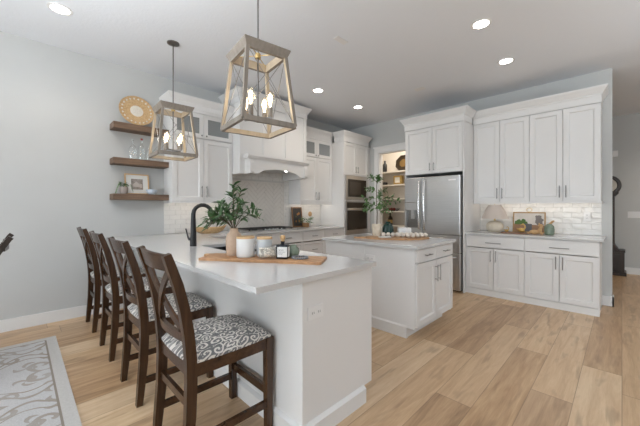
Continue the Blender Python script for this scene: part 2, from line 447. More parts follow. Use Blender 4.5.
def pull(face, a, z, L, vertical, parent, r=.0055, out=.030):
    mb = MB()
    if vertical:
        mb.tube([P3(face, a, z-L/2, -out), P3(face, a, z+L/2, -out)], r)
        for q in (z-L/2+.02, z+L/2-.02): mb.tube([P3(face, a, q, .001), P3(face, a, q, -out)], r*.8)
    else:
        mb.tube([P3(face, a-L/2, z, -out), P3(face, a+L/2, z, -out)], r)
        for q in (a-L/2+.02, a+L/2-.02): mb.tube([P3(face, q, z, .001), P3(face, q, z, -out)], r*.8)
    return mb.build('handle', M['nickel'], parent, smooth=True)
def knob(face, a, z, parent):
    mb = MB(); c = P3(face, a, z, 0)
    prof = [(.004, .002), (.004, -.012), (.012, -.016), (.012, -.024), (0, -.027)]
    mb.lathe(prof, c, 12, 0, face[0]); return mb.build('knob', M['nickel'], parent, smooth=True)
def door(face, a0, a1, z0, z1, parent, hs=None, L=.16, hz=None, pane=False):
    g = .003
    mb = MB(); shaker(mb, face, a0+g, a1-g, z0+g, z1-g, pane=pane, st=.058)
    o = mb.build('door', M['cab'], parent)
    if pane:
        p = MB(); fb(p, face, a0+.05, a1-.05, z0+.05, z1-.05, .008, .012); p.build('glass_pane', M['cab_glass'], o)
    if hs:
        a = a0+.034 if hs in ('l', 'kl') else a1-.034
        if hs[0] == 'k': knob(face, a, z0+.035, o)
        else: pull(face, a, hz, L, True, o)
    return o
def drawer(face, a0, a1, z0, z1, parent, L=.16, flat=False, hz=None):
    g = .003; mb = MB()
    if flat: fb(mb, face, a0+g, a1-g, z0+g, z1-g, 0, .019, 0, .002)
    else: shaker(mb, face, a0+g, a1-g, z0+g, z1-g, st=.04)
    o = mb.build('drawer', M['cab'], parent); pull(face, (a0+a1)/2, hz or (z0+z1)/2, L, False, o); return o
def carcass(mb, face, a0, a1, z0, z1, depth, shelves=(), t=.018, d0=.021, back=True):
    fb(mb, face, a0, a0+t, z0, z1, d0, depth); fb(mb, face, a1-t, a1, z0, z1, d0, depth)
    fb(mb, face, a0+t, a1-t, z0, z0+t, d0, depth); fb(mb, face, a0+t, a1-t, z1-t, z1, d0, depth)
    if back: fb(mb, face, a0+t, a1-t, z0+t, z1-t, depth-.008, depth)
    for z in shelves: fb(mb, face, a0+t, a1-t, z-t, z, d0, depth-.008)
def crown(face, a0, a1, z0, z1, depth, parent, left=True, right=True, proj=.065, dl=None, dr=None):
    """crown moulding: frieze board and cove along the front, with mitred returns to the wall."""
    h = z1-z0
    prof = [(0, 0), (-.008, 0), (-.008, h*.45), (-.016, h*.47), (-.016, h*.55), (-.026, h*.60), (-.040, h*.72), (-.058, h*.86), (-.062, h*.90), (-proj, h*.92), (-proj, h), (0.02, h)]
    V = []; F = []; n = len(prof)
    # stations: wall-left, corner-left, corner-right, wall-right
    def st(kind, o, z):
        d, hh = o, z0+z
        if kind == 0: return P3(face, a0+o, hh, depth if dl is None else dl)
        if kind == 1: return P3(face, a0+(o if left else 0), hh, o)
        if kind == 2: return P3(face, a1-(o if right else 0), hh, o)
        return P3(face, a1-o, hh, depth if dr is None else dr)
    seq = ([0] if left else [])+[1, 2]+([3] if right else [])
    for k in seq:
        for (o, z) in prof: V.append(st(k, o, z))
    for i in range(len(seq)-1):
        for j in range(n): F.append((i*n+j, i*n+(j+1) % n, (i+1)*n+(j+1) % n, (i+1)*n+j))
    F += [tuple(range(n))[::-1], tuple((len(seq)-1)*n+j for j in range(n))]
    mb = MB(); mb.add(V, F); return mb.build('crown_molding', M['cab'], parent)

# ------------------------------------------------------------------ back run (hood wall)
YB = 3.88           # base cabinet door plane on the back wall
YU = 4.19           # upper cabinet door plane
CT = .914; CB = .884
fB = ('y', YB); fU = ('y', YU)
WALLB = YW-.001
GB = 'white base cabinets along the hood wall'
def base_unit(a0, a1, label, drawers, label_cat='cabinet', kind='drawers'):
    t = thing('base_cabinet', label, label_cat, ((a0+a1)/2, (YB+YW)/2, 0), GB)
    mb = MB(); carcass(mb, fB, a0+.001, a1-.001, .1, CB-.001, YW-YB-.002); mb.build('carcass', M['cab'], t)
    fb(m2 := MB(), fB, a0+.001, a1-.001, 0, .0995, .055, YW-YB-.004); m2.build('toe_kick', M['cab'], t)
    for (p, q, z0, z1, flat) in drawers: drawer(fB, p, q, z0, z1, t, .12, flat)
    return t
base_unit(1.72, 2.35, 'white drawer base cabinet under the counter left of the cooktop', [(1.72, 2.35, .70, .875, True), (1.72, 2.35, .405, .69, False), (1.72, 2.35, .11, .395, False)])
base_unit(2.35, 3.467, 'wide white base cabinet directly under the gas cooktop', [(2.35, 2.80, .70, .875, True), (2.80, 3.467, .70, .875, True), (2.35, 2.80, .11, .69, False), (2.80, 3.467, .11, .69, False)])
base_unit(3.467, 4.003, 'white drawer cabinet just right of the cooktop cabinet', [(3.467, 4.003, .70, .875, True), (3.467, 4.003, .405, .69, False), (3.467, 4.003, .11, .395, False)])
base_unit(4.003, 4.538, 'white drawer cabinet against the left side of the oven tower', [(4.003, 4.538, .70, .875, True), (4.003, 4.538, .405, .69, False), (4.003, 4.538, .11, .395, False)])

# L-shaped quartz top with sink cut-out
PX0, PX1, PY0 = .772, 1.729, 1.185
SX0, SX1, SY0, SY1 = 1.262, 1.62, 2.20, 2.90
q = MB()
def slab(x0, x1, y0, y1): q.box(x0, x1, y0, y1, CB, CT)
slab(PX0, PX1, PY0, SY0); slab(PX0, SX0, SY0, SY1); slab(SX1, PX1, SY0, SY1); slab(PX0, PX1, SY1, YB-.03); slab(PX0, 4.538, YB-.03, WALLB)
o = q.build('worktop', M['quartz']); tag(rebase(o, (1.25, 2.6, CB)), 'L-shaped white quartz worktop of the peninsula with the black sink and cooktop', 'countertop')

# cooktop
CX0, CX1, CY0, CY1 = 2.46, 3.38, 3.945, 4.44
t = thing('gas_cooktop', 'black gas cooktop with stainless edge on the back counter under the hood', 'cooktop', (2.92, 4.2, CT))
MB().box(CX0, CX1, CY0, CY1, CT+.0005, CT+.016, 0, .003).build('base_plate', M['steel'], t)
for i in range(3):
    a0 = CX0+.03+i*.29; a1 = a0+.28; g = MB()
    zz = CT+.030; zt = CT+.042
    for yy in (CY0+.075, CY0+.205, CY0+.335, CY0+.455): g.box(a0, a1, yy-.006, yy+.006, zz, zt)
    for xx in (a0+.006, (a0+a1)/2, a1-.006): g.box(xx-.006, xx+.006, CY0+.075, CY0+.455, zz, zt)
    for xx in (a0+.012, a1-.012):
        for yy in (CY0+.085, CY0+.445): g.box(xx-.008, xx+.008, yy-.008, yy+.008, CT+.016, zz)
    g.build('grate', M['cook_iron'], t)
for (bx_, by_, br) in ((CX0+.17, CY0+.14, .04), (CX0+.17, CY0+.37, .032), (CX0+.46, CY0+.26, .055), (CX0+.75, CY0+.14, .032), (CX0+.75, CY0+.37, .04)):
    MB().lathe([(br, 0), (br, .008), (br*.7, .012), (0, .012)], (bx_, by_, CT+.016), 16).build('burner', M['cook_iron'], t, smooth=True)
for i in range(5):
    MB().lathe([(.017, 0), (.018, .004), (.015, .020), (0, .022)], (CX0+.30+i*.08, CY0+.035, CT+.016), 14).build('knob', M['chrome'], t, smooth=True)

# ------------------------------------------------------------------ upper cabinets on the back wall
def upper_pair(a0, am, a1, label, zl=1.37, left=True, right=False, lip=True):
    t = thing('upper_cabinet', label, 'cabinet', ((a0+a1)/2, (YU+YW)/2, zl), 'white upper cabinets with glass top doors beside the hood')
    mb = MB(); carcass(mb, fU, a0+.001, a1-.001, zl, 2.645, YW-YU-.002, (1.7, 2.0, 2.278)); mb.build('carcass', M['cab'], t)
    for (p, q_, s, k) in ((a0, am, 'r', 'kr'), (am, a1, 'l', 'kl')):
        door(fU, p, q_, zl+.001, 2.255, t, s, .16, zl+.14)
        door(fU, p, q_, 2.262, 2.605, t, k, pane=True)
    m2 = MB(); fb(m2, fU, a0+.001, a1-.001, 2.607, 2.645, 0, .02); m2.build('top_rail', M['cab'], t)
    m3 = MB(); fb(m3, fU, a0+.001, a1-.001, zl-.022, zl-.0005, .004, .024); fb(m3, fU, a0+.001, a0+.013, zl-.022, zl-.0005, .024, YW-YU-.014)
    m3.build('light_rail', M['cab'], t)
    crown(fU, a0+.001, a1-.001, 2.6455, 2.80, YW-YU-.002, t, left, right)
    return t
upper_pair(1.435, 1.862, 2.308, 'tall white upper cabinet between the wood shelves and the range hood', left=True, right=False)
upper_pair(3.672, 4.105, 4.538, 'tall white upper cabinet between the range hood and the oven tower', left=False, right=False)

# ------------------------------------------------------------------ range hood
HX0, HX1, HY = 2.312, 3.64, 3.98; CX_0, CX_1 = HX0, HX1
t = thing('range_hood', 'white panelled range hood with a bracketed mantel above the cooktop', 'range hood', (2.97, 4.25, 1.77))
mb = MB().box(HX0, HX1, HY+.012, WALLB, 2.02, 2.86)
w = .07
for (a, b_) in ((HX0, HX0+w), (HX0+(HX1-HX0)/3-w/2, HX0+(HX1-HX0)/3+w/2), (HX0+2*(HX1-HX0)/3-w/2, HX0+2*(HX1-HX0)/3+w/2), (HX1-w, HX1)): mb.box(a, b_, HY, HY+.012, 2.02, 2.86)
mb.box(CX_0, 2.40, HY+.012, YW-.0135, 1.795, 2.02).box(3.55, CX_1, HY+.012, YW-.0135, 1.795, 2.02)
mb.build('chimney_panel', M['cab'], t)
HX0, HX1 = 2.40, 3.55
mm = MB()   # mantel front with an arched opening
MY = 3.87
pts = [(HX0, 1.795)]
ax0, ax1 = HX0+.16, HX1-.16
pts += [(ax0, 1.795), (ax0+.03, 1.82), (ax0+.10, 1.855)]
for i in range(9):
    f = i/8; pts.append((ax0+.10+(ax1-ax0-.20)*f, 1.855+.035*math.sin(PI*f)))
pts += [(ax1-.03, 1.82), (ax1, 1.795), (HX1, 1.795), (HX1, 2.015), (HX0, 2.015)]
# build as strips so the n-gon stays clean
low = pts[:-2]; n = len(low); V = []; F = []
for (x_, z_) in low: V += [(x_, MY, z_), (x_, MY, 2.015), (x_, MY+.03, z_), (x_, MY+.03, 2.015)]
for i in range(n-1):
    a = i*4; c = a+4
    F += [(a, c, c+1, a+1), (a+3, c+3, c+2, a+2), (a, a+2, c+2, c), (a+1, c+1, c+3, a+3)]
F += [(0, 1, 3, 2), ((n-1)*4, (n-1)*4+2, (n-1)*4+3, (n-1)*4+1)]
mm.add(V, F)
for xx in (HX0, HX1-.03): mm.box(xx, xx+.03, MY+.03, YW-.0135, 1.795, 2.015)
mm.box(HX0+.03, HX1-.03, MY+.03, YW-.0135, 1.93, 2.015)
mm.build('mantel', M['cab'], t)
ld = MB()
prof = [(MY+.0, 2.015), (MY-.012, 2.015), (MY-.02, 2.035), (MY-.035, 2.05), (MY-.035, 2.085), (MY+.16, 2.085), (MY+.16, 2.015), (MY, 2.015)]
ld.prism(prof, 'x', HX0-.03, HX1+.03); ld.build('mantel_ledge', M['cab'], t)
for xx in (HX0+.005, HX1-.075):
    hb = MB().prism([(HY+.1, 1.795), (MY+.001, 1.795), (MY-.02, 1.82), (MY-.02, 1.95), (MY+.001, 2.015), (HY+.1, 2.015)], 'x', xx, xx+.07)
    hb.build('bracket', M['cab'], t)
ins = MB().box(HX0+.2, HX1-.2, MY+.08, WALLB-.12, 1.90, 1.93); hi = ins.build('filter_insert', M['steel'], t)
for xx in (2.75, 3.2): MB().lathe([(.03, 0), (.03, .006), (0, .006)], (xx, 4.0, 1.893), 14).build('lamp', M['led'], hi)
crown(('y', HY), CX_0, CX_1, 2.8605, 3.04, WALLB-HY, t, True, True, .07)

# ------------------------------------------------------------------ oven tower
TX0, TX1, TZ = 4.541, 5.349, 2.60
t = thing('oven_tower_cabinet', 'tall white cabinet tower holding the microwave and wall oven', 'cabinet', (4.945, 4.2, 0))
OZ0, OZ1, MZ0, MZ1 = .74, 1.415, 1.445, 1.935
mb = MB(); carcass(mb, fB, TX0, TX1, .1, TZ, YW-YB-.002, (OZ0, MZ0-.001, MZ1+.022))
# face frame round the appliances
for (a, b_, z0, z1) in ((TX0, TX0+.045, OZ0, MZ1), (TX1-.045, TX1, OZ0, MZ1), (TX0+.045, TX1-.045, OZ1+.004, MZ0-.004)): fb(mb, fB, a, b_, z0, z1, 0, .021)
mb.build('carcass', M['cab'], t)
fb(m2 := MB(), fB, TX0, TX1, 0, .0995, .055, YW-YB-.004); m2.build('toe_kick', M['cab'], t)
fb(m2 := MB(), fB, TX1, XR-.001, 0, TZ, .03, .05); m2.build('filler_strip', M['cab'], t)
am = (TX0+TX1)/2
for (p, q_, s) in ((TX0, am, 'r'), (am, TX1, 'l')): door(fB, p, q_, 1.945, TZ-.005, t, s, .13, 2.06)
drawer(fB, TX0, TX1, .43, .73, t, .2); drawer(fB, TX0, TX1, .11, .425, t, .2)
crown(fB, TX0, TX1, TZ+.0005, 2.80, YW-YB-.002, t, True, True, .065, dl=YU-.067-YB)
AX0, AX1 = TX0+.052, TX1-.052
t = thing('built_in_microwave', 'stainless built-in microwave above the wall oven in the white tower', 'microwave', ((AX0+AX1)/2, 4.1, MZ0))
MB().box(AX0, AX1, YB-.004, YB+.42, MZ0+.0005, MZ1-.004).build('housing', M['steel_dark'], t)
MB().box(AX0-.012, AX1+.012, YB-.024, YB-.0045, MZ0+.002, MZ1-.002, 0, .003).build('trim_frame', M['steel'], t)
MB().box(AX0+.055, AX1-.055, YB-.032, YB-.0245, MZ0+.06, MZ1-.075).build('door_glass', M['black_glass'], t)
MB().box(AX0+.10, AX1-.24, YB-.034, YB-.0325, MZ0+.11, MZ1-.13).build('window', newmat('tinted_window', (.06,.048,.038), .12), t)
t = thing('wall_oven', 'stainless wall oven with a black glass door below the microwave', 'oven', ((AX0+AX1)/2, 4.1, OZ0))
MB().box(AX0, AX1, YB-.004, YB+.55, OZ0+.0005, OZ1-.004).build('housing', M['steel_dark'], t)
MB().box(AX0-.012, AX1+.012, YB-.024, YB-.0045, OZ0+.002, OZ1-.002, 0, .003).build('trim_frame', M['steel'], t)
MB().box(AX0+.02, AX1-.02, YB-.030, YB-.0245, OZ1-.135, OZ1-.02).build('control_panel', M['black_glass'], t)
MB().box(AX0+.03, AX1-.03, YB-.034, YB-.0245, OZ0+.10, OZ1-.185).build('door_glass', M['black_glass'], t)
h = MB().tube([(AX0+.03, YB-.062, OZ1-.16), (AX1-.03, YB-.062, OZ1-.16)], .009)
for xx in (AX0+.07, AX1-.07): h.tube([(xx, YB-.0245, OZ1-.16), (xx, YB-.062, OZ1-.16)], .007)
h.build('handle', M['chrome'], t, smooth=True)

# ------------------------------------------------------------------ tile backsplashes
def clip(poly, x0, x1, z0, z1):
    for (ax, lim, sg) in ((0, x0, 1), (0, x1, -1), (1, z0, 1), (1, z1, -1)):
        out = []
        for i in range(len(poly)):
            p, q_ = poly[i-1], poly[i]; a = (p[ax]-lim)*sg >= 0; b_ = (q_[ax]-lim)*sg >= 0
            if a != b_:
                f = (lim-p[ax])/(q_[ax]-p[ax]); out.append((p[0]+(q_[0]-p[0])*f, p[1]+(q_[1]-p[1])*f))
            if b_: out.append(q_)
        poly = out
        if len(poly) < 3: return []
    return poly
def subway(mb, face, a0, a1, z0, z1, tw=.205, th=.066, mi=0, hole=None):
    r = 0; z = z0
    while z < z1-.005:
        a = a0-(tw/2 if r % 2 else 0)
        while a < a1:
            p, q_, w0, w1 = max(a, a0)+.0012, min(a+tw, a1)-.0012, z+.0012, min(z+th, z1)-.0012
            segs = [(p, q_)]
            if hole and w1 > hole[2] and w0 < hole[3]:
                segs = [(max(p, hole[1]), q_), (p, min(q_, hole[0]))]
            for (s0, s1) in segs:
                if s1-s0 > .006:
                    k = random.uniform(-.0012, .0012)
                    V = [P3(face, *c_) for c_ in ((s0,w0,.0055),(s1,w0,.0055),(s1,w1,.0055),(s0,w1,.0055),(s0+.004,w0+.004,.001+k),(s1-.004,w0+.004,.001-k),(s1-.004,w1-.004,.0015-k),(s0+.004,w1-.004,.0015+k))]
                    mb.add(V, [(0,1,5,4),(1,2,6,5),(2,3,7,6),(3,0,4,7),(4,5,6,7)], mi)
            a += tw
        z += th; r += 1
fT = ('y', YW-.012)
mb = MB(); gz = CT+.001
for (a0, a1, z1) in ((1.437, 2.31, 1.368), (2.31, 3.67, 1.93), (3.67, 4.538, 1.368)): fb(mb, fT, a0, a1, gz, z1, .005, .0115, 1)
hx0, hx1, hz0, hz1 = 2.41, 3.53, .965, 1.725
subway(mb, fT, 1.437, 2.31, gz, 1.366, tw=.15); subway(mb, fT, 3.672, 4.536, gz, 1.366, tw=.15)
subway(mb, fT, 2.312, 3.668, gz, 1.925, tw=.15, hole=(hx0-.02, hx1+.02, hz0-.02, hz1+.02))
o = mb.build('backsplash', [M['tile'], M['grout']]); tag(rebase(o, (2.97, YW, gz)), 'glossy white subway tile backsplash behind the cooktop with a herringbone panel', 'backsplash')
hp = MB()   # framed herringbone inset, a part of the backsplash
for (a0, a1, z0, z1) in ((hx0-.018, hx1+.018, hz0-.018, hz0), (hx0-.018, hx1+.018, hz1, hz1+.018), (hx0-.018, hx0, hz0, hz1), (hx1, hx1+.018, hz0, hz1)): fb(hp, fT, a0, a1, z0, z1, -.006, .004)
W_, L_ = .062, .248; rt = math.sqrt(.5)
nn = 4
for i in range(-46, 46):
    for j in range(-8, 8):
        for k in (0, 1):
            if k == 0: r_ = ((i+2*nn*j)*W_, i*W_, (i+2*nn*j+nn)*W_, (i+1)*W_)
            else: r_ = (i*W_, (i-2*nn+1+2*nn*j)*W_, (i+1)*W_, (i-nn+1+2*nn*j)*W_)
            g = .0026
            rect = [(r_[0]+g, r_[1]+g), (r_[2]-g, r_[1]+g), (r_[2]-g, r_[3]-g), (r_[0]+g, r_[3]-g)]
            rot = [((a-b_)*rt+2.97, (a+b_)*rt+1.345) for (a, b_) in rect]
            pl = clip(rot, hx0+.001, hx1-.001, hz0+.001, hz1-.001)
            if len(pl) >= 3:
                m_ = len(pl); V = [P3(fT, a, z_, -.0005) for (a, z_) in pl]+[P3(fT, a, z_, .004) for (a, z_) in pl]
                hp.add(V, [tuple(range(m_))]+[(e, (e+1) % m_, m_+(e+1) % m_, m_+e) for e in range(m_)])
hpo = hp.build('herringbone_panel', M['tile_matt'], o)
fb(gb := MB(), fT, hx0, hx1, hz0, hz1, .0042, .0049); gb.build('grout_bed', M['grout_dark'], hpo)

# ------------------------------------------------------------------ right wall: fridge, uppers, bases
XB = 4.82; XU = 5.14; DB = XR-XB-.002; DU = XR-XU-.002
fX = ('x', XB); fXU = ('x', XU); fXF = ('x', 4.75)
FY0, FY1 = 1.711, 2.622
t = thing('fridge_cabinet', 'white two-door cabinet over the fridge with a tall side panel', 'cabinet', (5.1, 2.17, 0))
mb = MB(); carcass(mb, fXF, 1.68, 2.66, 1.84, 2.6, XR-4.75-.002)
fb(mb, fXF, 1.68, 1.70, 0, 1.84, .0, XR-4.75-.002); fb(mb, fXF, 2.64, 2.66, 0, 1.84, .0, XR-4.75-.002)
fb(mb, fXF, 1.68, 1.70, 1.84, 2.6, 0, .021); mb.build('carcass', M['cab'], t)
door(fXF, 1.702, 2.18, 1.845, 2.598, t, 'r', .13, 1.95); door(fXF, 2.18, 2.66, 1.845, 2.598, t, 'l', .13, 1.95)
crown(fXF, 1.68, 2.66, 2.6005, 2.80, XR-4.75-.002, t, True, True, .07, dl=XU-.067-4.75)

t = thing('refrigerator', 'stainless steel french-door refrigerator with water dispenser under the white cabinet', 'refrigerator', (5.05, 2.166, 0))
FX = 4.667
MB().box(FX+.065, 5.44, FY0, FY1, .03, 1.775).build('cabinet_body', M['dark'], t)
MB().box(FX+.09, 5.40, FY0+.03, FY1-.03, 0, .03).build('base_grille', M['dark'], t)
def fdoor(name, y0, y1, z0, z1, hole=None):
    mb = MB()
    if not hole: mb.box(FX, FX+.06, y0, y1, z0, z1, 0, .008)
    else:
        h0, h1, k0, k1 = hole
        mb.box(FX, FX+.06, y0, y1, k1, z1, 0, .006); mb.box(FX, FX+.06, y0, y1, z0, k0, 0, .006)
        mb.box(FX, FX+.06, y0, h0, k0, k1); mb.box(FX, FX+.06, h1, y1, k0, k1)
    return mb.build(name, M['steel'], t)
ym = 2.30
d1 = fdoor('door', FY0, ym-.003, .865, 1.78)
d2 = fdoor('door', ym+.003, FY1, .865, 1.78, (ym+.07, ym+.295, .95, 1.37))
d3 = fdoor('drawer', FY0, FY1, .60, .858); d4 = fdoor('drawer', FY0, FY1, .035, .593)
ds = MB().box(FX+.045, FX+.058, ym+.072, ym+.293, .952, 1.368).build('dispenser', M['steel_dark'], d2)
ds2 = MB().box(FX-.003, FX+.04, ym+.072, ym+.293, 1.245, 1.368, 0, .003).box(FX+.005, FX+.04, ym+.16, ym+.21, 1.10, 1.244).build('control_panel', M['steel'], d2)
def fhandle(pts, parent):
    return MB().tube(pts, .015, 10).build('handle', M['chrome'], parent, smooth=True)
for (yy, par) in ((ym-.045, d1), (ym+.045, d2)):
    pts = [(FX+.005, yy, .92)]+[(FX-.045-.018*math.sin(PI*i/8), yy, .95+(1.70-.95)*i/8) for i in range(9)]+[(FX+.005, yy, 1.73)]
    fhandle(pts, par)
for (zz, par) in ((.80, d3), (.53, d4)):
    fhandle([(FX+.005, FY0+.06, zz), (FX-.05, FY0+.09, zz), (FX-.055, (FY0+FY1)/2, zz), (FX-.05, FY1-.09, zz), (FX+.005, FY1-.06, zz)], par)
bd = MB().box(FX-.0015, FX+.002, FY0+.06, FY0+.17, 1.70, 1.722).build('badge', M['plastic'], d1)

# right-hand uppers: two units of two doors
GU = 'white two-door upper cabinets right of the fridge'
Y0 = .185; YA = (1.678-.185)/4
for (k, lab) in ((0, 'white two-door upper cabinet at the right end of the wall near the hallway'), (2, 'white two-door upper cabinet beside the fridge above the table lamp')):
    a0, am, a1 = Y0+k*YA, Y0+(k+1)*YA, Y0+(k+2)*YA
    t = thing('upper_cabinet', lab, 'cabinet', (5.3, am, 1.37), GU)
    mb = MB(); carcass(mb, fXU, a0+.0006, a1-.0006, 1.37, 2.60, DU, (1.8, 2.2)); mb.build('carcass', M['cab'], t)
    door(fXU, a0, am, 1.371, 2.598, t, 'r', .16, 1.50); door(fXU, am, a1, 1.371, 2.598, t, 'l', .16, 1.50)
    fb(m3 := MB(), fXU, a0+.0006-(.012 if k == 0 else 0), a1-.0006, 1.345, 1.3695, -.008, .016)
    if k == 0: fb(m3, fXU, a0-.0114, a0+.012, 1.345, 1.3695, .016, DU-.016)
    m3.build('light_rail', M['cab'], t)
    crown(fXU, a0+.0006, a1-.0006, 2.6005, 2.80, DU, t, k == 0, False)

GR = 'white base cabinets with drawers and doors right of the fridge'
YS = (1.678-.185)/2
for k, lab in ((0, 'white base cabinet with one drawer and two doors, at the hallway end'), (1, 'white base cabinet with one drawer and two doors, beside the fridge')):
    a0 = Y0+k*YS; a1 = a0+YS; am = (a0+a1)/2
    t = thing('base_cabinet', lab, 'cabinet', (5.15, am, 0), GR)
    mb = MB(); carcass(mb, fX, a0+.0006, a1-.0006, .085, CB-.001, DB); mb.build('carcass', M['cab'], t)
    fb(m2 := MB(), fX, a0+.0006, a1-.0006, 0, .0845, .006, DB); m2.build('base_trim', M['cab'], t)
    drawer(fX, a0, a1, .70, .876, t, .2, True, .775)
    door(fX, a0, am, .092, .695, t, 'r', .16, .585); door(fX, am, a1, .092, .695, t, 'l', .16, .585)
o = MB().box(4.79, XR-.001, .148, 1.678, CB, CT, 0, .003).build('worktop', M['quartz']); tag(rebase(o, (5.13, .9, CB)), 'short straight white quartz worktop on the base cabinets beside the fridge', 'countertop')
fR = ('x', XR-.012)
mb = MB(); fb(mb, fR, .187, 1.676, CT+.001, 1.368, .005, .0115, 1); subway(mb, fR, .187, 1.676, CT+.001, 1.366, tw=.205, th=.075)
o = mb.build('backsplash', [M['tile'], M['grout']]); tag(rebase(o, (XR, .9, CT+.001)), 'glossy white handmade-look tile backsplash behind the lamp and picture', 'backsplash')

# under-cabinet lights
def strip(face, a0, a1, d0, d1, z, lab):
    mb = MB(); fb(mb, face, a0, a1, z-.010, z-.0005, d0, d1)
    o = mb.build('under_cabinet_light', M['strip']); c = P3(face, (a0+a1)/2, z, (d0+d1)/2)
    tag(rebase(o, c), lab, 'light', 'led strips under the upper cabinets'); return o
strip(fXU, .25, 1.60, .14, .165, 1.37, 'warm led strip glowing under the upper cabinets above the lamp and picture')
strip(fU, 1.52, 2.25, .14, .165, 1.37, 'warm led strip under the upper cabinet left of the hood')
strip(fU, 3.72, 4.50, .14, .165, 1.37, 'warm led strip under the upper cabinet right of the hood')

# ------------------------------------------------------------------ peninsula base
BX0, BX1, BY0 = 1.077, 1.712, 1.213
t = thing('peninsula_cabinet', 'white panelled peninsula base along the row of stools', 'cabinet', (1.4, 2.5, 0))
mb = MB(); yend = YB-.001
mb.box(BX0, BX0+.02, BY0+.02, 2.529, 0, CB-.001); mb.box(BX0, BX0+.02, 2.531, WALLB, 0, CB-.001)
mb.build('back_panel', M['cab'], t)
mb = MB().box(BX0, BX1, BY0, BY0+.02, .1, CB-.001).box(BX0, BX0+.035, BY0-.003, BY0, .1, CB-.001).box(BX0+.035, 1.62, BY0, BY0+.02, 0, .1)
mb.build('end_panel', M['cab'], t)
mb = MB()
mb.prism([(BY0-.022, 0), (BY0-.0005, 0), (BY0-.0005, .108), (BY0-.012, .100), (BY0-.022, .092)], 'x', BX0-.02, 1.622)
mb.prism([(BX0-.0205, 0), (BX0-.0005, 0), (BX0-.0005, .108), (BX0-.012, .100), (BX0-.0205, .092)], 'y', BY0, WALLB-.02)
mb.build('baseboard', M['cab'], t)
mb = MB()   # kitchen side carcass with door fronts
mb.box(BX1-.04, BX1-.02, BY0+.02, 2.12, .1, CB-.001); mb.box(BX1-.04, BX1-.02, 2.98, yend, .1, CB-.001); mb.box(BX1-.04, BX1-.02, 2.12, 2.98, .1, .62)
mb.box(BX0+.02, BX1-.04, BY0+.02, yend, .1, .118); mb.box(1.60, 1.62, BY0+.02, yend, 0, .1); mb.build('carcass', M['cab'], t)
for (y0, y1) in ((BY0+.02, 1.66), (1.66, 2.12), (2.12, 2.55), (2.55, 2.98), (2.98, 3.43), (3.43, 3.86)):
    z1 = .61 if 2.1 < (y0+y1)/2 < 2.98 else .87
    MB().box(BX1-.019, BX1, y0+.002, y1-.002, .11, z1).build('door', M['cab'], t)
# sink
t = thing('undermount_sink', 'black undermount sink set in the peninsula worktop behind the vase', 'sink', (1.44, 2.55, .66))
sk = MB(); z0, z1 = .665, CB-.001; tk = .012
sk.box(SX0-.014, SX0+.002, SY0-.014, SY1+.014, z0, z1).box(SX1-.002, SX1+.014, SY0-.014, SY1+.014, z0, z1).box(SX0+.002, SX1-.002, SY0-.014, SY0+.002, z0, z1).box(SX0+.002, SX1-.002, SY1-.002, SY1+.014, z0, z1).box(SX0+.002, SX1-.002, SY0+.002, SY1-.002, z0, z0+.012)
sk.build('basin', M['black'], t)
MB().lathe([(.045, 0), (.045, .004), (.02, .005), (0, .003)], (1.44, 2.55, z0+.012), 16).build('drain', M['steel'], t, smooth=True)
# faucet
fx, fy = 1.19, 2.91
t = thing('kitchen_faucet', 'matte black gooseneck faucet standing on the peninsula worktop', 'faucet', (fx, fy, CT))
pts = [(fx, fy, CT+.0005), (fx, fy, CT+.05), (fx, fy, CT+.31)]
for i in range(1, 10):
    a = PI*i/9; pts.append((fx+.085-.085*math.cos(a), fy-.03*i/9, CT+.31+.085*math.sin(a)))
MB().tube(pts, [.031, .030, .020]+[.019]*9, 12).build('spout', M['black'], t, smooth=True)
MB().tube([pts[-1], (pts[-1][0]+.004, pts[-1][1], pts[-1][2]-.10)], .018, 12).build('spray_head', M['black'], t, smooth=True)
hd = MB().tube([(fx, fy, CT+.07), (fx-.035, fy+.025, CT+.07)], .015, 10).tube([(fx-.035, fy+.025, CT+.07), (fx-.055, fy+.04, CT+.17)], [.008, .006], 8)
hd.build('lever', M['black'], t, smooth=True)
def outlet(name, face, a, z, w, h, label, kind='outlet', n=2, group=None):
    t = thing(name, label, kind, P3(face, a, z-h/2, 0), group)
    mb = MB(); fb(mb, face, a-w/2, a+w/2, z-h/2, z+h/2, -.006, -.0005, 0, .002); mb.build('cover_plate', M['plastic'], t)
    for i in range(n):
        off = (i-(n-1)/2)
        aa, zz = (a+off*w*.40, z) if w > h else (a, z+off*h*.36)
        if kind == 'outlet':
            mb = MB(); fb(mb, face, aa-.017, aa+.017, zz-.015, zz+.015, -.0085, -.0055, 0, .001); so = mb.build('socket', M['plastic'], t)
            mb = MB(); fb(mb, face, aa-.008, aa-.005, zz-.006, zz+.006, -.0092, -.0084); fb(mb, face, aa+.005, aa+.008, zz-.006, zz+.006, -.0092, -.0084); mb.build('slot', M['grey_slot'], so)
        else:
            aa = a+off*w/n*.92
            mb = MB(); fb(mb, face, aa-.014, aa+.014, z-.03, z+.03, -.009, -.0055, 0, .001); mb.build('rocker', M['plastic'], t)
    return t
outlet('power_outlet', ('y', BY0), 1.175, .70, .118, .075, 'white double power outlet on the end panel of the peninsula')
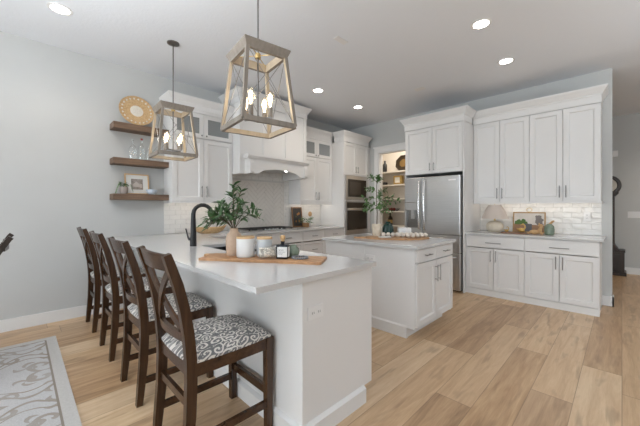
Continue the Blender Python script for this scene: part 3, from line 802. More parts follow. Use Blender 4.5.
# ------------------------------------------------------------------ island
IX0, IX1, IY0, IY1 = 2.705, 3.57, 1.39, 2.60
t = thing('kitchen_island', 'small white island base with two drawers over two doors', 'cabinet', (3.14, 2.0, 0))
fI = ('y', IY0)
MB().box(IX0, IX0+.02, IY0+.021, 2.009, .1, CB-.001).box(IX0, IX0+.02, 2.011, IY1, .1, CB-.001).box(IX0+.006, IX0+.02, 2.009, 2.011, .1, CB-.001).build('side_panel', M['cab'], t)
MB().box(IX1-.02, IX1, IY0+.021, IY1, .1, CB-.001).build('side_panel', M['cab'], t)
MB().box(IX0+.02, IX1-.02, IY1-.02, IY1, .1, CB-.001).box(IX0+.02, IX1-.02, IY0+.021, IY1-.02, .12, .138).box(IX0+.02, IX1-.02, IY0+.021, IY0+.04, .138, CB-.001).build('carcass', M['cab'], t)
mb = MB().box(IX0+.012, IX1-.02, IY0+.115, IY1-.01, 0, .0995)
mb.prism([(IX0-.012, 0), (IX0+.012, 0), (IX0+.012, .12), (IX0-.002, .12), (IX0-.012, .105)], 'y', IY0+.105, IY1)
mb.build('toe_kick', M['cab'], t)
am = (IX0+IX1)/2
drawer(fI, IX0, am, .745, .876, t, .13, True); drawer(fI, am, IX1, .745, .876, t, .13, True)
door(fI, IX0, am, .122, .738, t, 'r', .17, .60); door(fI, am, IX1, .122, .738, t, 'l', .17, .60)
o = MB().box(2.667, 3.60, 1.363, 2.63, CB, CT, 0, .003).build('worktop', M['quartz']); tag(rebase(o, (3.13, 2.0, CB)), 'rectangular white quartz worktop on the small island', 'countertop')
outlet('power_outlet', ('x', IX0), 1.93, .735, .118, .075, 'white power outlet high on the long side of the island')
outlet('power_outlet', ('x', XR-.012), .335, 1.163, .072, .115, 'white power outlet on the tile backsplash right of the picture')
outlet('light_switch', ('x', XH), -.205, 1.15, .255, .125, 'white multi-gang light switch plate on the hallway wall beside the clock', 'switch', 5)

# ------------------------------------------------------------------ ceiling fixtures
GL = 'recessed ceiling lights'
def downlight(x, y, lab):
    t = thing('recessed_light', lab, 'ceiling light', (x, y, ZC), GL)
    MB().lathe([(.070, -.0005), (.072, -.006), (.092, -.004), (.094, -.0005)], (x, y, ZC), 28).build('trim_ring', M['plastic'], t, smooth=True)
    MB().lathe([(.068, -.0006), (.068, -.003), (0, -.003)], (x, y, ZC), 28).build('lens', M['led'], t)
    l = bpy.data.lights.new('downlight_lamp', 'SPOT'); l.energy = 75 if x > 6 else 2 if y < 1.5 else 24; l.color = (1, .90, .78); l.spot_size = math.radians(150); l.spot_blend = .8; l.shadow_soft_size = .07
    lo = bpy.data.objects.new('downlight_lamp', l); COL.objects.link(lo); lo.location = (x, y, ZC-.02)
for (x, y, lab) in ((.272, 3.634, 'round recessed ceiling light above the stools at the upper left'), (3.238, .986, 'round recessed ceiling light nearest the top right of the photo'),
    (4.272, 1.016, 'round recessed ceiling light in front of the cabinets beside the fridge'), (4.332, 3.364, 'round recessed ceiling light in front of the oven tower'), (3.286, 3.33, 'round recessed ceiling light just right of the near pendant and the hood')):
    downlight(x, y, lab)
downlight(7.0, -1.2, 'round recessed ceiling light in the hallway, outside the photo')  # unseen lamp added to brighten the hallway
o = MB().box(2.39, 2.56, 2.12, 2.19, ZC-.006, ZC-.0005, 0, .002).build('ceiling_plate', M['plastic']); tag(rebase(o, (2.474, 2.153, ZC)), 'small flat white plate on the ceiling above the peninsula, nearer the pendant', 'ceiling plate', 'small ceiling plates')
o = MB().box(4.29, 4.40, 2.11, 2.26, ZC-.006, ZC-.0005, 0, .002).build('ceiling_plate', M['plastic']); tag(rebase(o, (4.347, 2.185, ZC)), 'small flat white plate on the ceiling in front of the fridge', 'ceiling plate', 'small ceiling plates')

# uplight bowl pendants added out of view to brighten the ceiling
for (x, y, p, w_) in FILL_BOWLS:
    t = thing('fill_bowl_pendant', 'white uplight bowl pendant hanging '+w_, 'pendant light', (x, y, ZC), 'white bowl pendants outside the photo')
    MB().lathe([(.07, -.0005), (.07, -.02), (.01, -.03), (0, -.03)], (x, y, ZC), 20).build('canopy', M['nickel'], t, smooth=True)
    MB().lathe([(.05, 2.20), (.20, 2.22), (.31, 2.30), (.33, 2.36), (.315, 2.36), (.29, 2.31), (.19, 2.235), (.05, 2.215), (0, 2.215)], (x, y, -.45), 30).build('bowl', M['white_ceramic'], t, smooth=True)
    rods = MB()
    for k in range(3): a = 2*PI*k/3; rods.tube([(x+.31*math.cos(a), y+.31*math.sin(a), 1.90), (x, y, ZC-.03)], .004, 6)
    rods.build('rod', M['nickel'], t)

# pendants
def make_pendant(x, y):
    t = thing('lantern_pendant', 'p', 'pendant light', (x, y, ZC), 'lantern pendants over the peninsula')
    L = lambda mb: mb
    zt, zb = 2.385, 1.838; wt, wb = .140, .190
    MB().lathe([(.063, -.0005), (.063, -.012), (.045, -.022), (.012, -.030), (0, -.032)], (x, y, ZC), 24).build('canopy', M['steel_dark'], t, smooth=True)
    MB().tube([(x, y, ZC-.028), (x, y, zb+.07)], .0065, 8).build('rod', M['steel_dark'], t, smooth=True)
    # cornice-shaped top frame
    mb = MB(); prof = [(wt-.012, 0), (wt+.012, 0), (wt+.014, .012), (wt+.030, .050), (wt+.030, .058), (wt-.012, .058)]
    V = []; F = []; n = len(prof)
    for (sx, sy) in ((-1,-1),(1,-1),(1,1),(-1,1)):
        for (o_, h_) in prof: V.append((x+sx*o_, y+sy*o_, zt-.058+h_))
    for i in range(4):
        for j in range(n): F.append((i*n+j, i*n+(j+1) % n, ((i+1) % 4)*n+(j+1) % n, ((i+1) % 4)*n+j))
    mb.add(V, F); mb.m = [1 if k % n == n-1 else 0 for k in range(len(F))]; mb.build('top_frame', [M['taupe'], M['lantern_inner']], t)
    br = MB().tube([(x-wt, y-wt, zt-.02), (x+wt, y+wt, zt-.02)], .003, 6).tube([(x-wt, y+wt, zt-.02), (x+wt, y-wt, zt-.02)], .003, 6)
    br.lathe([(.02, -.02), (.02, .012), (.008, .02)], (x, y, zt-.02), 12); br.build('spider_brace', M['brass'], t)
    mb = MB(); b2 = wb
    for i in range(4):
        sx, sy = ((-1,-1),(1,-1),(1,1),(-1,1))[i]; nx, ny = ((-1,-1),(1,-1),(1,1),(-1,1))[(i+1) % 4]
        e_ = MB().sweep([(x+sx*(b2-.0), y+sy*b2, zb+.014), (x+nx*b2, y+ny*b2, zb+.014)], .034, .024, (0,0,1)); e_.mid = Vector((x+(sx+nx)/2*b2, y+(sy+ny)/2*b2, zb+.014)); e_.inward((x, y)); n0 = len(mb.v); mb.v += e_.v; mb.f += [tuple(k+n0 for k in f) for f in e_.f]; mb.m += e_.m
    mb.build('bottom_frame', [M['taupe'], M['lantern_inner']], t)
    for (sx, sy) in ((-1,-1),(1,-1),(1,1),(-1,1)):
        cp = MB().sweep([(x+sx*wb, y+sy*wb, zb+.012), (x+sx*wt, y+sy*wt, zt-.03)], .024, .024, (1,0,0)); cp.mid = Vector((x+sx*(wb+wt)/2, y+sy*(wb+wt)/2, (zb+zt)/2)); cp.inward((x, y)).build('corner_post', [M['taupe'], M['lantern_inner']], t)
    for i in range(4):
        c = ((-1,-1),(1,-1),(1,1),(-1,1)); a, b_ = c[i], c[(i+1) % 4]
        p = lambda q, w, z: (x+q[0]*w, y+q[1]*w, z)
        MB().tube([p(a, wb, zb+.02), p(b_, wt, zt-.05)], .0022, 6).tube([p(b_, wb, zb+.02), p(a, wt, zt-.05)], .0022, 6).build('cross_wire', M['nickel'], t)
    zs = zb+.085
    ar = MB().lathe([(.012, -.012), (.016, 0), (.016, .02), (.007, .03)], (x, y, zs-.02), 12)
    for k in range(4):
        a = PI/4-.17+k*PI/2; ar.sweep([(x, y, zs-.008), (x+.108*math.cos(a), y+.108*math.sin(a), zs-.008)], .012, .014, (0,0,1))
    ar.build('socket_arm', M['nickel'], t)
    for k in range(4):
        a = PI/4-.17+k*PI/2; c = (x+.097*math.cos(a), y+.097*math.sin(a), zs)
        so = MB().lathe([(.017, -.004), (.017, .06), (.014, .062)], c, 14).build('socket', M['taupe'], t, smooth=True)
        bu = MB().lathe([(.012, .06), (.016, .075), (.030, .11), (.033, .135), (.028, .16), (.016, .175), (0, .18)], c, 14).build('bulb', M['bulb_glass'], t, smooth=True)
        MB().lathe([(.004, .07), (.008, .09), (.012, .115), (.012, .145), (.006, .158), (0, .16)], c, 10).build('filament', M['bulb'], bu, smooth=True)
    return t
p1 = make_pendant(1.21, 1.836); p1['label'] = 'large lantern pendant with a taupe frame hanging nearest, over the near end of the peninsula'
p1.rotation_euler.z = math.radians(-8); p2 = copy_tree(p1); p2.rotation_euler.z = math.radians(-3); p2.location = (1.21, 3.50, ZC); p2['label'] = 'lantern pendant farther back, hanging in front of the wall shelves and left upper cabinet'

# ------------------------------------------------------------------ floating shelves and what stands on them
GS = 'floating wood shelves'
SZ = (2.326, 1.895, 1.456); SD = 4.30
for z, lab in zip(SZ, ('rustic brown floating shelf holding the woven round tray, topmost', 'rustic brown floating shelf holding the clear glass bottles, middle', 'rustic brown floating shelf holding the small framed picture, lowest')):
    o = MB().box(.807, 1.4335, SD, WALLB, z-.075, z, 0, .004).build('floating_shelf', M['shelf_wood']); tag(rebase(o, (1.12, YW, z-.075)), lab, 'shelf', GS)
# leaning woven tray
t = thing('woven_tray', 'round woven tan tray with a white centre leaning on the top shelf', 'tray', (1.08, 4.42, SZ[0]))
tilt = Matrix.Translation((1.08, 4.415, SZ[0]+.199)) @ Matrix.Rotation(math.radians(78), 4, 'X')
def lathe_m(prof, mat, name, mtx, parent, n=36, smooth=True, rib=0, nrib=0):
    mb = MB().lathe(prof, (0,0,0), n, 0, 'z', rib, nrib); mb.v = [tuple(mtx @ Vector(v)) for v in mb.v]; return mb.build(name, mat, parent, smooth=smooth)
lathe_m([(.075, -.006), (.10, -.006), (.16, 0), (.20, .016), (.198, .022), (.16, .008), (.10, .002), (.075, .002)], M['straw'], 'woven_rim', tilt, t)
lathe_m([(.074, -.006), (.074, .003), (0, .004)], M['linen'], 'centre_disc', tilt, t)
mb = MB()
for k in range(22):
    a = 2*PI*k/22; mb.ball(tilt @ Vector((.165*math.cos(a), .165*math.sin(a), .012)), .011, sc=(1,.5,1), n=6)
mb.build('white_stitching', M['linen'], t)
def bottle(x, y, z, prof, lab, name='glass_bottle', mat='glass', stop=None, g='clear glass bottles on the middle shelf', sm='pale_wood'):
    t = thing(name, lab, 'bottle', (x, y, z), g)
    MB().lathe(prof, (x, y, z+.0005), 20).build('body', M[mat], t, smooth=True)
    if stop: MB().lathe(stop, (x, y, z+.0005), 12).build('stopper', M[sm], t, smooth=True)
    return t
bottle(1.035, 4.41, SZ[1], [(.042, 0), (.045, .01), (.045, .13), (.035, .165), (.015, .19), (.014, .245), (.018, .25)], 'clear glass bottle at the left on the middle shelf', stop=[(.012, .246), (.014, .262), (0, .268)], sm='glass')
bottle(1.135, 4.41, SZ[1], [(.036, 0), (.038, .01), (.038, .15), (.028, .185), (.013, .205), (.013, .262), (.016, .265)], 'clear glass bottle with a red stopper on the middle shelf', stop=[(.012, .262), (.015, .275), (.013, .285), (0, .288)], sm='red_fruit')
bottle(1.225, 4.42, SZ[1], [(.036, 0), (.040, .01), (.040, .11), (.034, .14), (.018, .16), (.02, .20)], 'short wide clear glass bottle at the right on the middle shelf')
# small framed picture
def framed(name, x0, x1, y, z0, h, lean, lab, frame_mat, mat_w, art, fw=.014, axis='y', cat='picture', group=None, depth=.018):
    """frame standing on z0 and leaning back on +axis; art(mb,w,h) fills local picture coordinates."""
    w = x1-x0; cx_ = (x0+x1)/2
    if axis == 'y': mtx = Matrix.Translation((cx_, y, z0)) @ Matrix.Rotation(-lean, 4, 'X')
    else: mtx = Matrix.Translation((y, cx_, z0)) @ Matrix.Rotation(-PI/2, 4, 'Z') @ Matrix.Rotation(-lean, 4, 'X')
    base = (cx_, y, z0) if axis == 'y' else (y, cx_, z0)
    t = thing(name, lab, cat, base, group)
    def put(mb, nm, mt, par):
        mb.v = [tuple(mtx @ Vector(v)) for v in mb.v]; return mb.build(nm, mt, par)
    f = MB().box(-w/2, -w/2+fw, 0, depth, 0.001, h).box(w/2-fw, w/2, 0, depth, 0.001, h).box(-w/2+fw, w/2-fw, 0, depth, .001, fw).box(-w/2+fw, w/2-fw, 0, depth, h-fw, h)
    put(f, 'frame', frame_mat, t)
    put(MB().box(-w/2+fw, w/2-fw, .008, depth-.002, fw, h-fw), 'mat_board', mat_w, t)
    art(lambda mb, nm, mt: put(mb, nm, mt, t), w, h)
    return t, put
def art_house(put, w, h):
    put(MB().box(-w*.24, w*.24, .0065, .0079, h*.24, h*.76), 'print', varied('sepia_print', (.20,.16,.14), (.42,.37,.33), 25, .7))
    put(MB().add([(-.045,.006,.10),(.03,.006,.10),(.03,.006,.13),(-.005,.006,.17),(-.045,.006,.135)], [(0,1,2,3,4)]).add([(.03,.006,.09),(.055,.006,.09),(.055,.006,.14),(.03,.006,.14)], [(0,1,2,3)]), 'barn_motif', newmat('pale_print', (.55,.48,.44), .8))
framed('framed_picture', .955, 1.232, 4.425, SZ[2]+.0005, .268, math.radians(9), 'small framed sepia picture with a white mat on the lowest shelf', M['pale_wood'], M['paper'], art_house)
# trailing plant
def leafy(mb, c, n, spread, h, L, W, seed, trail=0, mi=0):
    rnd = random.Random(seed)
    for i in range(n):
        a = rnd.uniform(0, 2*PI); r = spread*math.sqrt(rnd.random()); zz = rnd.uniform(0, h)
        p = (c[0]+r*math.cos(a), c[1]+r*math.sin(a), c[2]+zz-(trail*rnd.random() if r > spread*.6 else 0))
        mb.leaf(p, (math.cos(a), math.sin(a), rnd.uniform(-.4, .8)), L*rnd.uniform(.7, 1.2), W*rnd.uniform(.8, 1.2), (rnd.uniform(-.4,.4), rnd.uniform(-.4,.4), 1), .3, mi)
t = thing('trailing_plant', 'small trailing green plant in a taupe pot on the lowest shelf', 'plant', (.925, 4.352, SZ[2]))
MB().lathe([(.035, 0), (.045, .02), (.048, .07), (.042, .085), (.036, .08)], (.925, 4.352, SZ[2]+.0005), 18).build('pot', newmat('taupe_pot', (.34,.29,.26), .7), t, smooth=True)
mb = MB(); leafy(mb, (.925, 4.345, SZ[2]+.085), 70, .04, .055, .030, .02, 3)
for k in range(16): mb.leaf((.875-.004*k*.5, 4.335, SZ[2]+.125-.0065*k), (-.5, -.4+.1*(k % 5), -.7), .034, .02)
for k in range(12): mb.leaf((.985+.002*k, 4.325, SZ[2]+.12-.007*k), (.5, -.4+.1*(k % 4), -.7), .032, .019)
mb.build('foliage', M['leaf2'], t, fix=False)
o = MB().lathe([(.028, 0), (.035, .004), (.055, .022), (.066, .050), (.067, .064), (.060, .062), (.048, .03), (0, .014)], (1.24, 4.36, SZ[2]+.0005), 24, 0, 'z', .04, 9).build('fluted_bowl', M['blue_ceramic'], smooth=True)
tag(rebase(o, (1.24, 4.36, SZ[2])), 'small pale blue scalloped bowl at the right of the lowest shelf', 'bowl')

# ------------------------------------------------------------------ things on the peninsula
bd0, bd1 = Vector((.985, 2.15)), Vector((1.468, 1.43)); dv = (bd1-bd0).normalized(); pv = Vector((-dv.y, dv.x))
if pv.x < 0: pv = -pv
def onb(a, b_): q_ = bd0+dv*a+pv*b_; return (q_.x, q_.y)
BL = (bd1-bd0).length
t = thing('serving_board', 'long wooden serving board with a handle on the peninsula worktop', 'board', (1.23, 1.79, CT))
outl = [(0, -.115), (BL*.98, -.12), (BL, -.11), (BL, .115), (BL*.98, .125), (0, .125), (-.012, .10), (-.05, .095), (-.065, .08), (-.065, .055), (-.05, .04), (-.012, .035)]
mb = MB().prism([onb(a, b_) for (a, b_) in outl], 'z', CT+.0005, CT+.0175)
mb.build('board', M['acacia'], t)
BT = CT+.018
# vase with branches
vx, vy = onb(.185, .045)
VS = .245
t = thing('clay_vase', 'tall beige clay bottle vase on the serving board holding green branches', 'vase', (vx, vy, BT))
MB().lathe([(.048, 0), (.053, .006), (.058, .085), (.058, .130), (.050, .154), (.033, .172), (.028, .183), (.028, .196), (.032, .200), (.023, .198), (.022, .17), (.044, .13), (.044, .02), (0, .015)], (vx, vy, BT+.0005), 28).build('body', M['terracotta'], t, smooth=True)
t = thing('leafy_branches', 'dark green leafy branches spreading out of the clay vase', 'branches', (vx, vy, BT+.02))
lv = MB(); sm = MB(); rnd = random.Random(11); ztop = BT+.198
Rr = Vector((1, -1, 0)).normalized(); Ff = Vector((1, 1, 0)).normalized()
for (sr, sf, sz, L) in ((-1,-.2,.38,.20), (-.9,.2,.55,.22), (-.8,-.5,.45,.20), (-.6,.3,.75,.22), (-.35,-.3,1,.22), (-.1,.2,1.1,.27), (.02,-.1,1.2,.33), (.12,.2,1,.30), (.3,-.25,.8,.22), (.5,.2,.6,.22), (.75,-.1,.42,.21), (-1,.1,.15,.19), (-.7,-.35,.2,.18), (.1,.5,.7,.2), (-.25,-.6,.5,.18), (-.5,.0,.5,.2), (.1,-.6,.5,.16)):
    p0 = Vector((vx, vy, BT+.03)); p1 = Vector((vx, vy, ztop+.01))+Rr*sr*.02+Ff*sf*.018
    d = (Rr*sr+Ff*sf+Vector((0,0,sz))).normalized(); pts = [p0, p1]
    for i in range(1, 7): 
        f = i/6; pts.append(p1+d*L*f+Vector((0,0,.05*math.sin(f*PI)))-Vector((0,0,.05*f*f*(1-.5*sz))))
    sm.tube(pts, .0025, 5)
    for i in range(1, 18):
        f = .12+.88*i/17; k = min(int(f*6), 5); q_ = pts[1+k].lerp(pts[2+k], f*6-k)
        a = rnd.uniform(0, 2*PI); o1 = d.orthogonal().normalized(); o2 = d.cross(o1)
        ld_ = (d*.75+o1*math.cos(a)+o2*math.sin(a)).normalized()
        lv.leaf(q_, ld_, rnd.uniform(.048, .075), rnd.uniform(.019, .028), (rnd.uniform(-.5,.5), rnd.uniform(-.5,.5), 1), .2)
sm.build('stem', M['stem'], t); lv.build('foliage', M['leaf'], t, fix=False)
# canisters
def canister(x, y, r, h, mt, lab):
    t = thing('canister', lab, 'canister', (x, y, BT), 'lidded canisters on the serving board')
    MB().lathe([(r*.9, 0), (r*.97, .004), (r, .012), (r, h-.004), (r*.985, h)], (x, y, BT+.0005), 30).build('body', mt, t, smooth=True)
    MB().lathe([(r*.985, 0), (r*.99, .002), (r*.99, .012), (r*.96, .015), (0, .015)], (x, y, BT+.001+h), 30).build('lid', M['pale_wood'], t, smooth=True)
c1 = onb(.297, .0); c2 = onb(.415, .064)
canister(*c1, .064, .130, M['white_ceramic'], 'plain white ceramic canister with a wooden lid beside the clay vase')
canister(*c2, .057, .122, M['grey_ceramic'], 'pale grey ceramic canister with a wooden lid behind the rolled towel')
# rolled towel
tx, ty = onb(.478, -.045)
t = thing('rolled_towel', 'rolled cream patterned hand towel lying on the serving board', 'towel', (tx, ty, BT))
mb = MB(); ang = math.atan2(-.55, .835)
ax_ = Vector((math.cos(ang), math.sin(ang), 0)); px_ = Vector((-ax_.y, ax_.x, 0))
sp = []
for i in range(60):
    a = i*.36; r = .008+.030*i/59; sp.append((r*math.cos(a), r*math.sin(a)))
V = []; F = []
for e, off in ((0, -.056), (1, .056)):
    for (u, w_) in sp: V.append(Vector((tx, ty, BT+.040))+ax_*off+px_*u+Vector((0,0,w_)))
V = [tuple(v) for v in V]
for i in range(59): F.append((i, i+1, 61+i, 60+i))
mb.add(V, F); ob = mb.build('cloth', M['linen'], t, smooth=True, fix=False)
sd = ob.modifiers.new('thick', 'SOLIDIFY'); sd.thickness = .004
# dark scroll pattern bands
m = M['linen'].copy(); m.name = 'patterned_linen'; ob.data.materials[0] = m; nt, b = nt_of(m); v, x, y, z = coords(nt)
pf = (noise(nt, v, 42, 1)*14.0).sin().gt(.55); src = b.inputs['Base Color'].links[0].from_socket
nt.links.new(mix(nt, pf*.55, src, (.22,.20,.17)), b.inputs['Base Color'])
# black bottle with white label
bx_, by_ = onb(.582, -.02)
t = thing('black_bottle', 'square black bottle with a white label and wooden stopper on the board', 'bottle', (bx_, by_, BT))
rm = Matrix.Translation((bx_, by_, BT)) @ Matrix.Rotation(math.radians(-52), 4, 'Z')
def putm(mb, nm, mt, par, mtx, **k): mb.v = [tuple(mtx @ Vector(v)) for v in mb.v]; return mb.build(nm, mt, par, **k)
putm(MB().box(-.042, .042, -.033, .033, .0005, .098, 0, .010).lathe([(.03, .09), (.014, .104), (.014, .116), (.017, .119)], (0,0,0), 16), 'body', newmat('black_glass_bottle', (.008,.010,.014), .08), t, rm, smooth=True)
lbm = putm(MB().box(-.030, .038, -.0345, -.0331, .014, .082).box(.0421, .0432, -.028, .026, .014, .082), 'label', M['paper'], t, rm)
scr = MB()
for (z_, w_) in ((.062, .024), (.048, .030), (.036, .018)):
    scr.tube([(-.022+w_*1.6*i/10, -.0352, z_+.004*math.sin(i*2.1)) for i in range(11)], .0009, 4)
putm(scr, 'script', M['ink'], lbm, rm)
putm(MB().lathe([(.012, .119), (.012, .130), (.017, .133), (.018, .152), (.012, .160), (0, .161)], (0,0,0), 16), 'stopper', M['honey'], t, rm, smooth=True)
gx_, gy_ = onb(.63, .066)
t = thing('glass_jar', 'small rounded sage green glass jar behind the black bottle', 'jar', (gx_, gy_, BT))
MB().lathe([(.028, 0), (.040, .012), (.046, .035), (.042, .058), (.026, .074), (.024, .084), (.020, .083), (.022, .07)], (gx_, gy_, BT+.0005), 22, 0, 'z', .03, 12).build('body', M['sage'], t, smooth=True)
# bead ring
rx_, ry_ = onb(.70, -.005)
t = thing('bead_bracelet', 'grey beaded ring lying at the right end of the serving board', 'beads', (rx_, ry_, BT))
mb = MB()
for k in range(22):
    a = 2*PI*k/22; mb.ball((rx_+.052*math.cos(a), ry_+.052*math.sin(a), BT+.0085), .008, n=8)
mb.build('bead_string', varied('slate_bead', (.10,.105,.115), (.36,.37,.39), 90, .45), t, smooth=True)
MB().tube([(rx_+.052*math.cos(2*PI*k/24), ry_+.052*math.sin(2*PI*k/24), BT+.0085) for k in range(24)], .0025, 5, closed=True).build('cord', M['ink'], t)

# ------------------------------------------------------------------ things on the back counter
# oblong woven bowl
t = thing('woven_basket_bowl', 'oblong golden woven bread bowl on the back counter beside the faucet', 'bowl', (1.957, 4.22, CT))
mb = MB(); V = []; F = []; N = 28
rings = [(.115, .042, .0006), (.19, .074, .038), (.245, .10, .085), (.238, .094, .085), (.18, .066, .04), (.105, .036, .012)]
ca, sa = math.cos(-.35), math.sin(-.35)
for (rx, ry, z_) in rings:
    for k in range(N):
        a = 2*PI*k/N; X_, Y_ = rx*math.cos(a), ry*math.sin(a); zz = z_+(.034*(abs(math.cos(a))**4) if z_ > .05 else 0)
        V.append((1.957+X_*ca-Y_*sa, 4.22+X_*sa+Y_*ca, CT+zz))
for i in range(5):
    for k in range(N): F.append((i*N+k, i*N+(k+1) % N, (i+1)*N+(k+1) % N, (i+1)*N+k))
F += [tuple(range(N))[::-1], tuple(5*N+k for k in range(N))]
mb.add(V, F); mb.build('shell', M['straw'], t, smooth=True)
def art_floral(put, w, h):
    put(MB().box(-w/2+.03, w/2-.03, .0065, .0079, .03, h-.03), 'canvas', newmat('dark_canvas', (.035,.03,.028), .6))
    rnd = random.Random(4); a = MB(); b_ = MB()
    for k in range(9):
        x_, z_, r = rnd.uniform(-w*.22, w*.22), rnd.uniform(h*.25, h*.78), rnd.uniform(.012, .026)
        n = 9; (a if k % 3 else b_).add([(x_+r*math.cos(2*PI*i/n), .006, z_+r*math.sin(2*PI*i/n)) for i in range(n)], [tuple(range(n))])
    put(a, 'flower_motif', newmat('ochre_paint', (.38,.16,.04), .7)); put(b_, 'leaf_motif', newmat('olive_paint', (.12,.11,.04), .7))
framed('framed_picture', 3.69, 3.945, 4.405, CT+.0005, .385, math.radians(8), 'small dark floral picture in a brown wood frame leaning right of the cooktop', wood('brown_frame', (.12,.055,.022), (.25,.125,.05), .4, 'z'), M['dark'], art_floral, .022)
t = thing('potted_herb', 'small leafy herb in a brown pot in front of the floral picture', 'plant', (3.885, 4.26, CT))
MB().lathe([(.048, 0), (.058, .006), (.064, .075), (.066, .085), (.056, .083)], (3.885, 4.26, CT+.0005), 20).build('pot', newmat('tan_pot', (.30,.165,.07), .6), t, smooth=True)
mb = MB(); leafy(mb, (3.885, 4.26, CT+.085), 95, .10, .10, .055, .02, 8); mb.build('foliage', M['leaf2'], t, fix=False)
t = thing('wooden_ornament', 'small round tan ornament on a slim grey stand near the oven tower', 'ornament', (4.12, 4.40, CT))
MB().lathe([(.035, 0), (.034, .008), (.006, .012), (.005, .17), (.004, .20)], (4.12, 4.40, CT+.0005), 14).build('stand', newmat('grey_stand', (.28,.28,.29), .5), t, smooth=True)
MB().lathe([(0, -.010), (.040, -.008), (.052, 0), (.040, .008), (0, .010)], (4.12, 4.40, CT+.245), 20, 0, 'y', .06, 8).build('disc', M['honey'], t, smooth=True)

# ------------------------------------------------------------------ things on the island
ic = Vector((3.235, 1.98)); rd = Vector((1, -1)).normalized(); fd = Vector((1, 1)).normalized()
def oni(r, f): q_ = ic+rd*r+fd*f; return (q_.x, q_.y)
t = thing('oval_serving_board', 'oval wooden serving board with a handle on the island worktop', 'board', (ic.x, ic.y, CT))
outl = []
for k in range(40):
    a = 2*PI*k/40; r, f = .045+.385*math.cos(a), -.03+.235*math.sin(a)
    if a > PI-.14 and a < PI+.14: continue
    outl.append((r, f))
i0 = next(i for i, q_ in enumerate(outl) if q_[0] < -.28 and q_[1] < -.03)
outl[i0:i0] = [(-.36, .004), (-.46, -.004), (-.475, -.018), (-.475, -.042), (-.46, -.056), (-.36, -.064)]
MB().prism([oni(*q_) for q_ in outl], 'z', CT+.0005, CT+.0175).build('board', M['acacia_x'], t)
px_, py_ = oni(-.185, .045)
t = thing('potted_tree', 'slim green artificial tree in a cream pot on the island', 'plant', (px_, py_, BT))
MB().lathe([(.048, 0), (.052, .004), (.060, .145), (.060, .150), (.052, .148), (.050, .13)], (px_, py_, BT+.0005), 24).build('pot', M['cream_stone'], t, smooth=True)
MB().lathe([(.0505, .125), (.0505, .135), (0, .137)], (px_, py_, BT), 20).build('moss', M['stem'], t)
sm = MB(); lv = MB(); rnd = random.Random(5)
trunk = [Vector((px_, py_, BT+.13)), Vector((px_+.008, py_, BT+.28)), Vector((px_-.004, py_+.004, BT+.45)), Vector((px_, py_, BT+.70))]
sm.tube(trunk, [.006, .0055, .0045, .003], 6)
R3 = Vector((rd.x, rd.y, 0)); F3 = Vector((fd.x, fd.y, 0))
def trp(f):
    k = min(int(f*3), 2); return trunk[k].lerp(trunk[k+1], f*3-k)
for (f0, sr, sf, up, L) in ((.55,.9,.2,.15,.30), (.52,-.8,-.2,.2,.15), (.68,-1,.1,.1,.17), (.62,.8,-.3,.25,.20), (.78,.9,.1,.3,.12), (.80,-.9,0,.3,.12), (.92,.5,.2,.7,.10), (.95,-.6,.1,.6,.12), (.45,-.9,.2,.0,.16), (.47,.6,.5,.1,.18), (.7,.1,-.9,.2,.14), (.98,.1,.1,1,.06), (.5,.1,-.9,.1,.16), (.40,.9,.0,-.05,.17)):
    p = trp(f0); d = (R3*sr+F3*sf+Vector((0,0,up))).normalized(); e = p+d*L; sm.tube([p, p.lerp(e, .5)+Vector((0,0,.01)), e], .002, 5)
    for i in range(17):
        q_ = p.lerp(e, .2+.83*i/16); a = rnd.uniform(0, 2*PI); o1 = d.orthogonal().normalized(); o2 = d.cross(o1)
        lv.leaf(q_, (d*.6+o1*math.cos(a)+o2*math.sin(a)), rnd.uniform(.042, .066), rnd.uniform(.024, .035), (rnd.uniform(-.5,.5), rnd.uniform(-.5,.5), 1), .2)
sm.build('trunk', M['stem'], t); lv.build('foliage', M['leaf2'], t, fix=False)
gx_, gy_ = oni(-.035, .10)
o = MB().lathe([(.045, 0), (.062, .014), (.069, .06), (.064, .11), (.044, .145), (.030, .155), (.030, .172), (.034, .178), (.026, .177), (.026, .15)], (gx_, gy_, BT+.0005), 40, 0, 'z', .05, 14).build('ribbed_vase', M['green_glass'], smooth=True)
tag(rebase(o, (gx_, gy_, BT)), 'dark green ribbed glass vase between the potted tree and the beads', 'vase')
bx_, by_ = oni(.165, .085); rm = Matrix.Translation((bx_, by_, BT)) @ Matrix.Rotation(-PI/4, 4, 'Z')
t = thing('white_dish', 'white rectangular covered dish behind the bead garland on the island', 'dish', (bx_, by_, BT))
putm(MB().box(-.085, .085, -.045, .045, .0005, .03, 0, .006), 'dish', M['white_ceramic'], t, rm, smooth=True)
putm(MB().box(-.078, .078, -.04, .04, .0305, .105, 0, .012), 'lid', M['white_ceramic'], t, rm, smooth=True)
t = thing('folded_napkin', 'small white folded napkin at the foot of the potted tree', 'napkin', (*oni(-.15, -.085), BT))
nx_, ny_ = oni(-.125, -.13); rm = Matrix.Translation((nx_, ny_, BT)) @ Matrix.Rotation(-PI/4+.1, 4, 'Z')
putm(MB().box(-.07, .07, -.035, .035, .0005, .008, 0, .003).box(-.068, .066, -.033, .034, .0085, .015, 0, .003), 'cloth', M['paper'], t, rm, smooth=True)
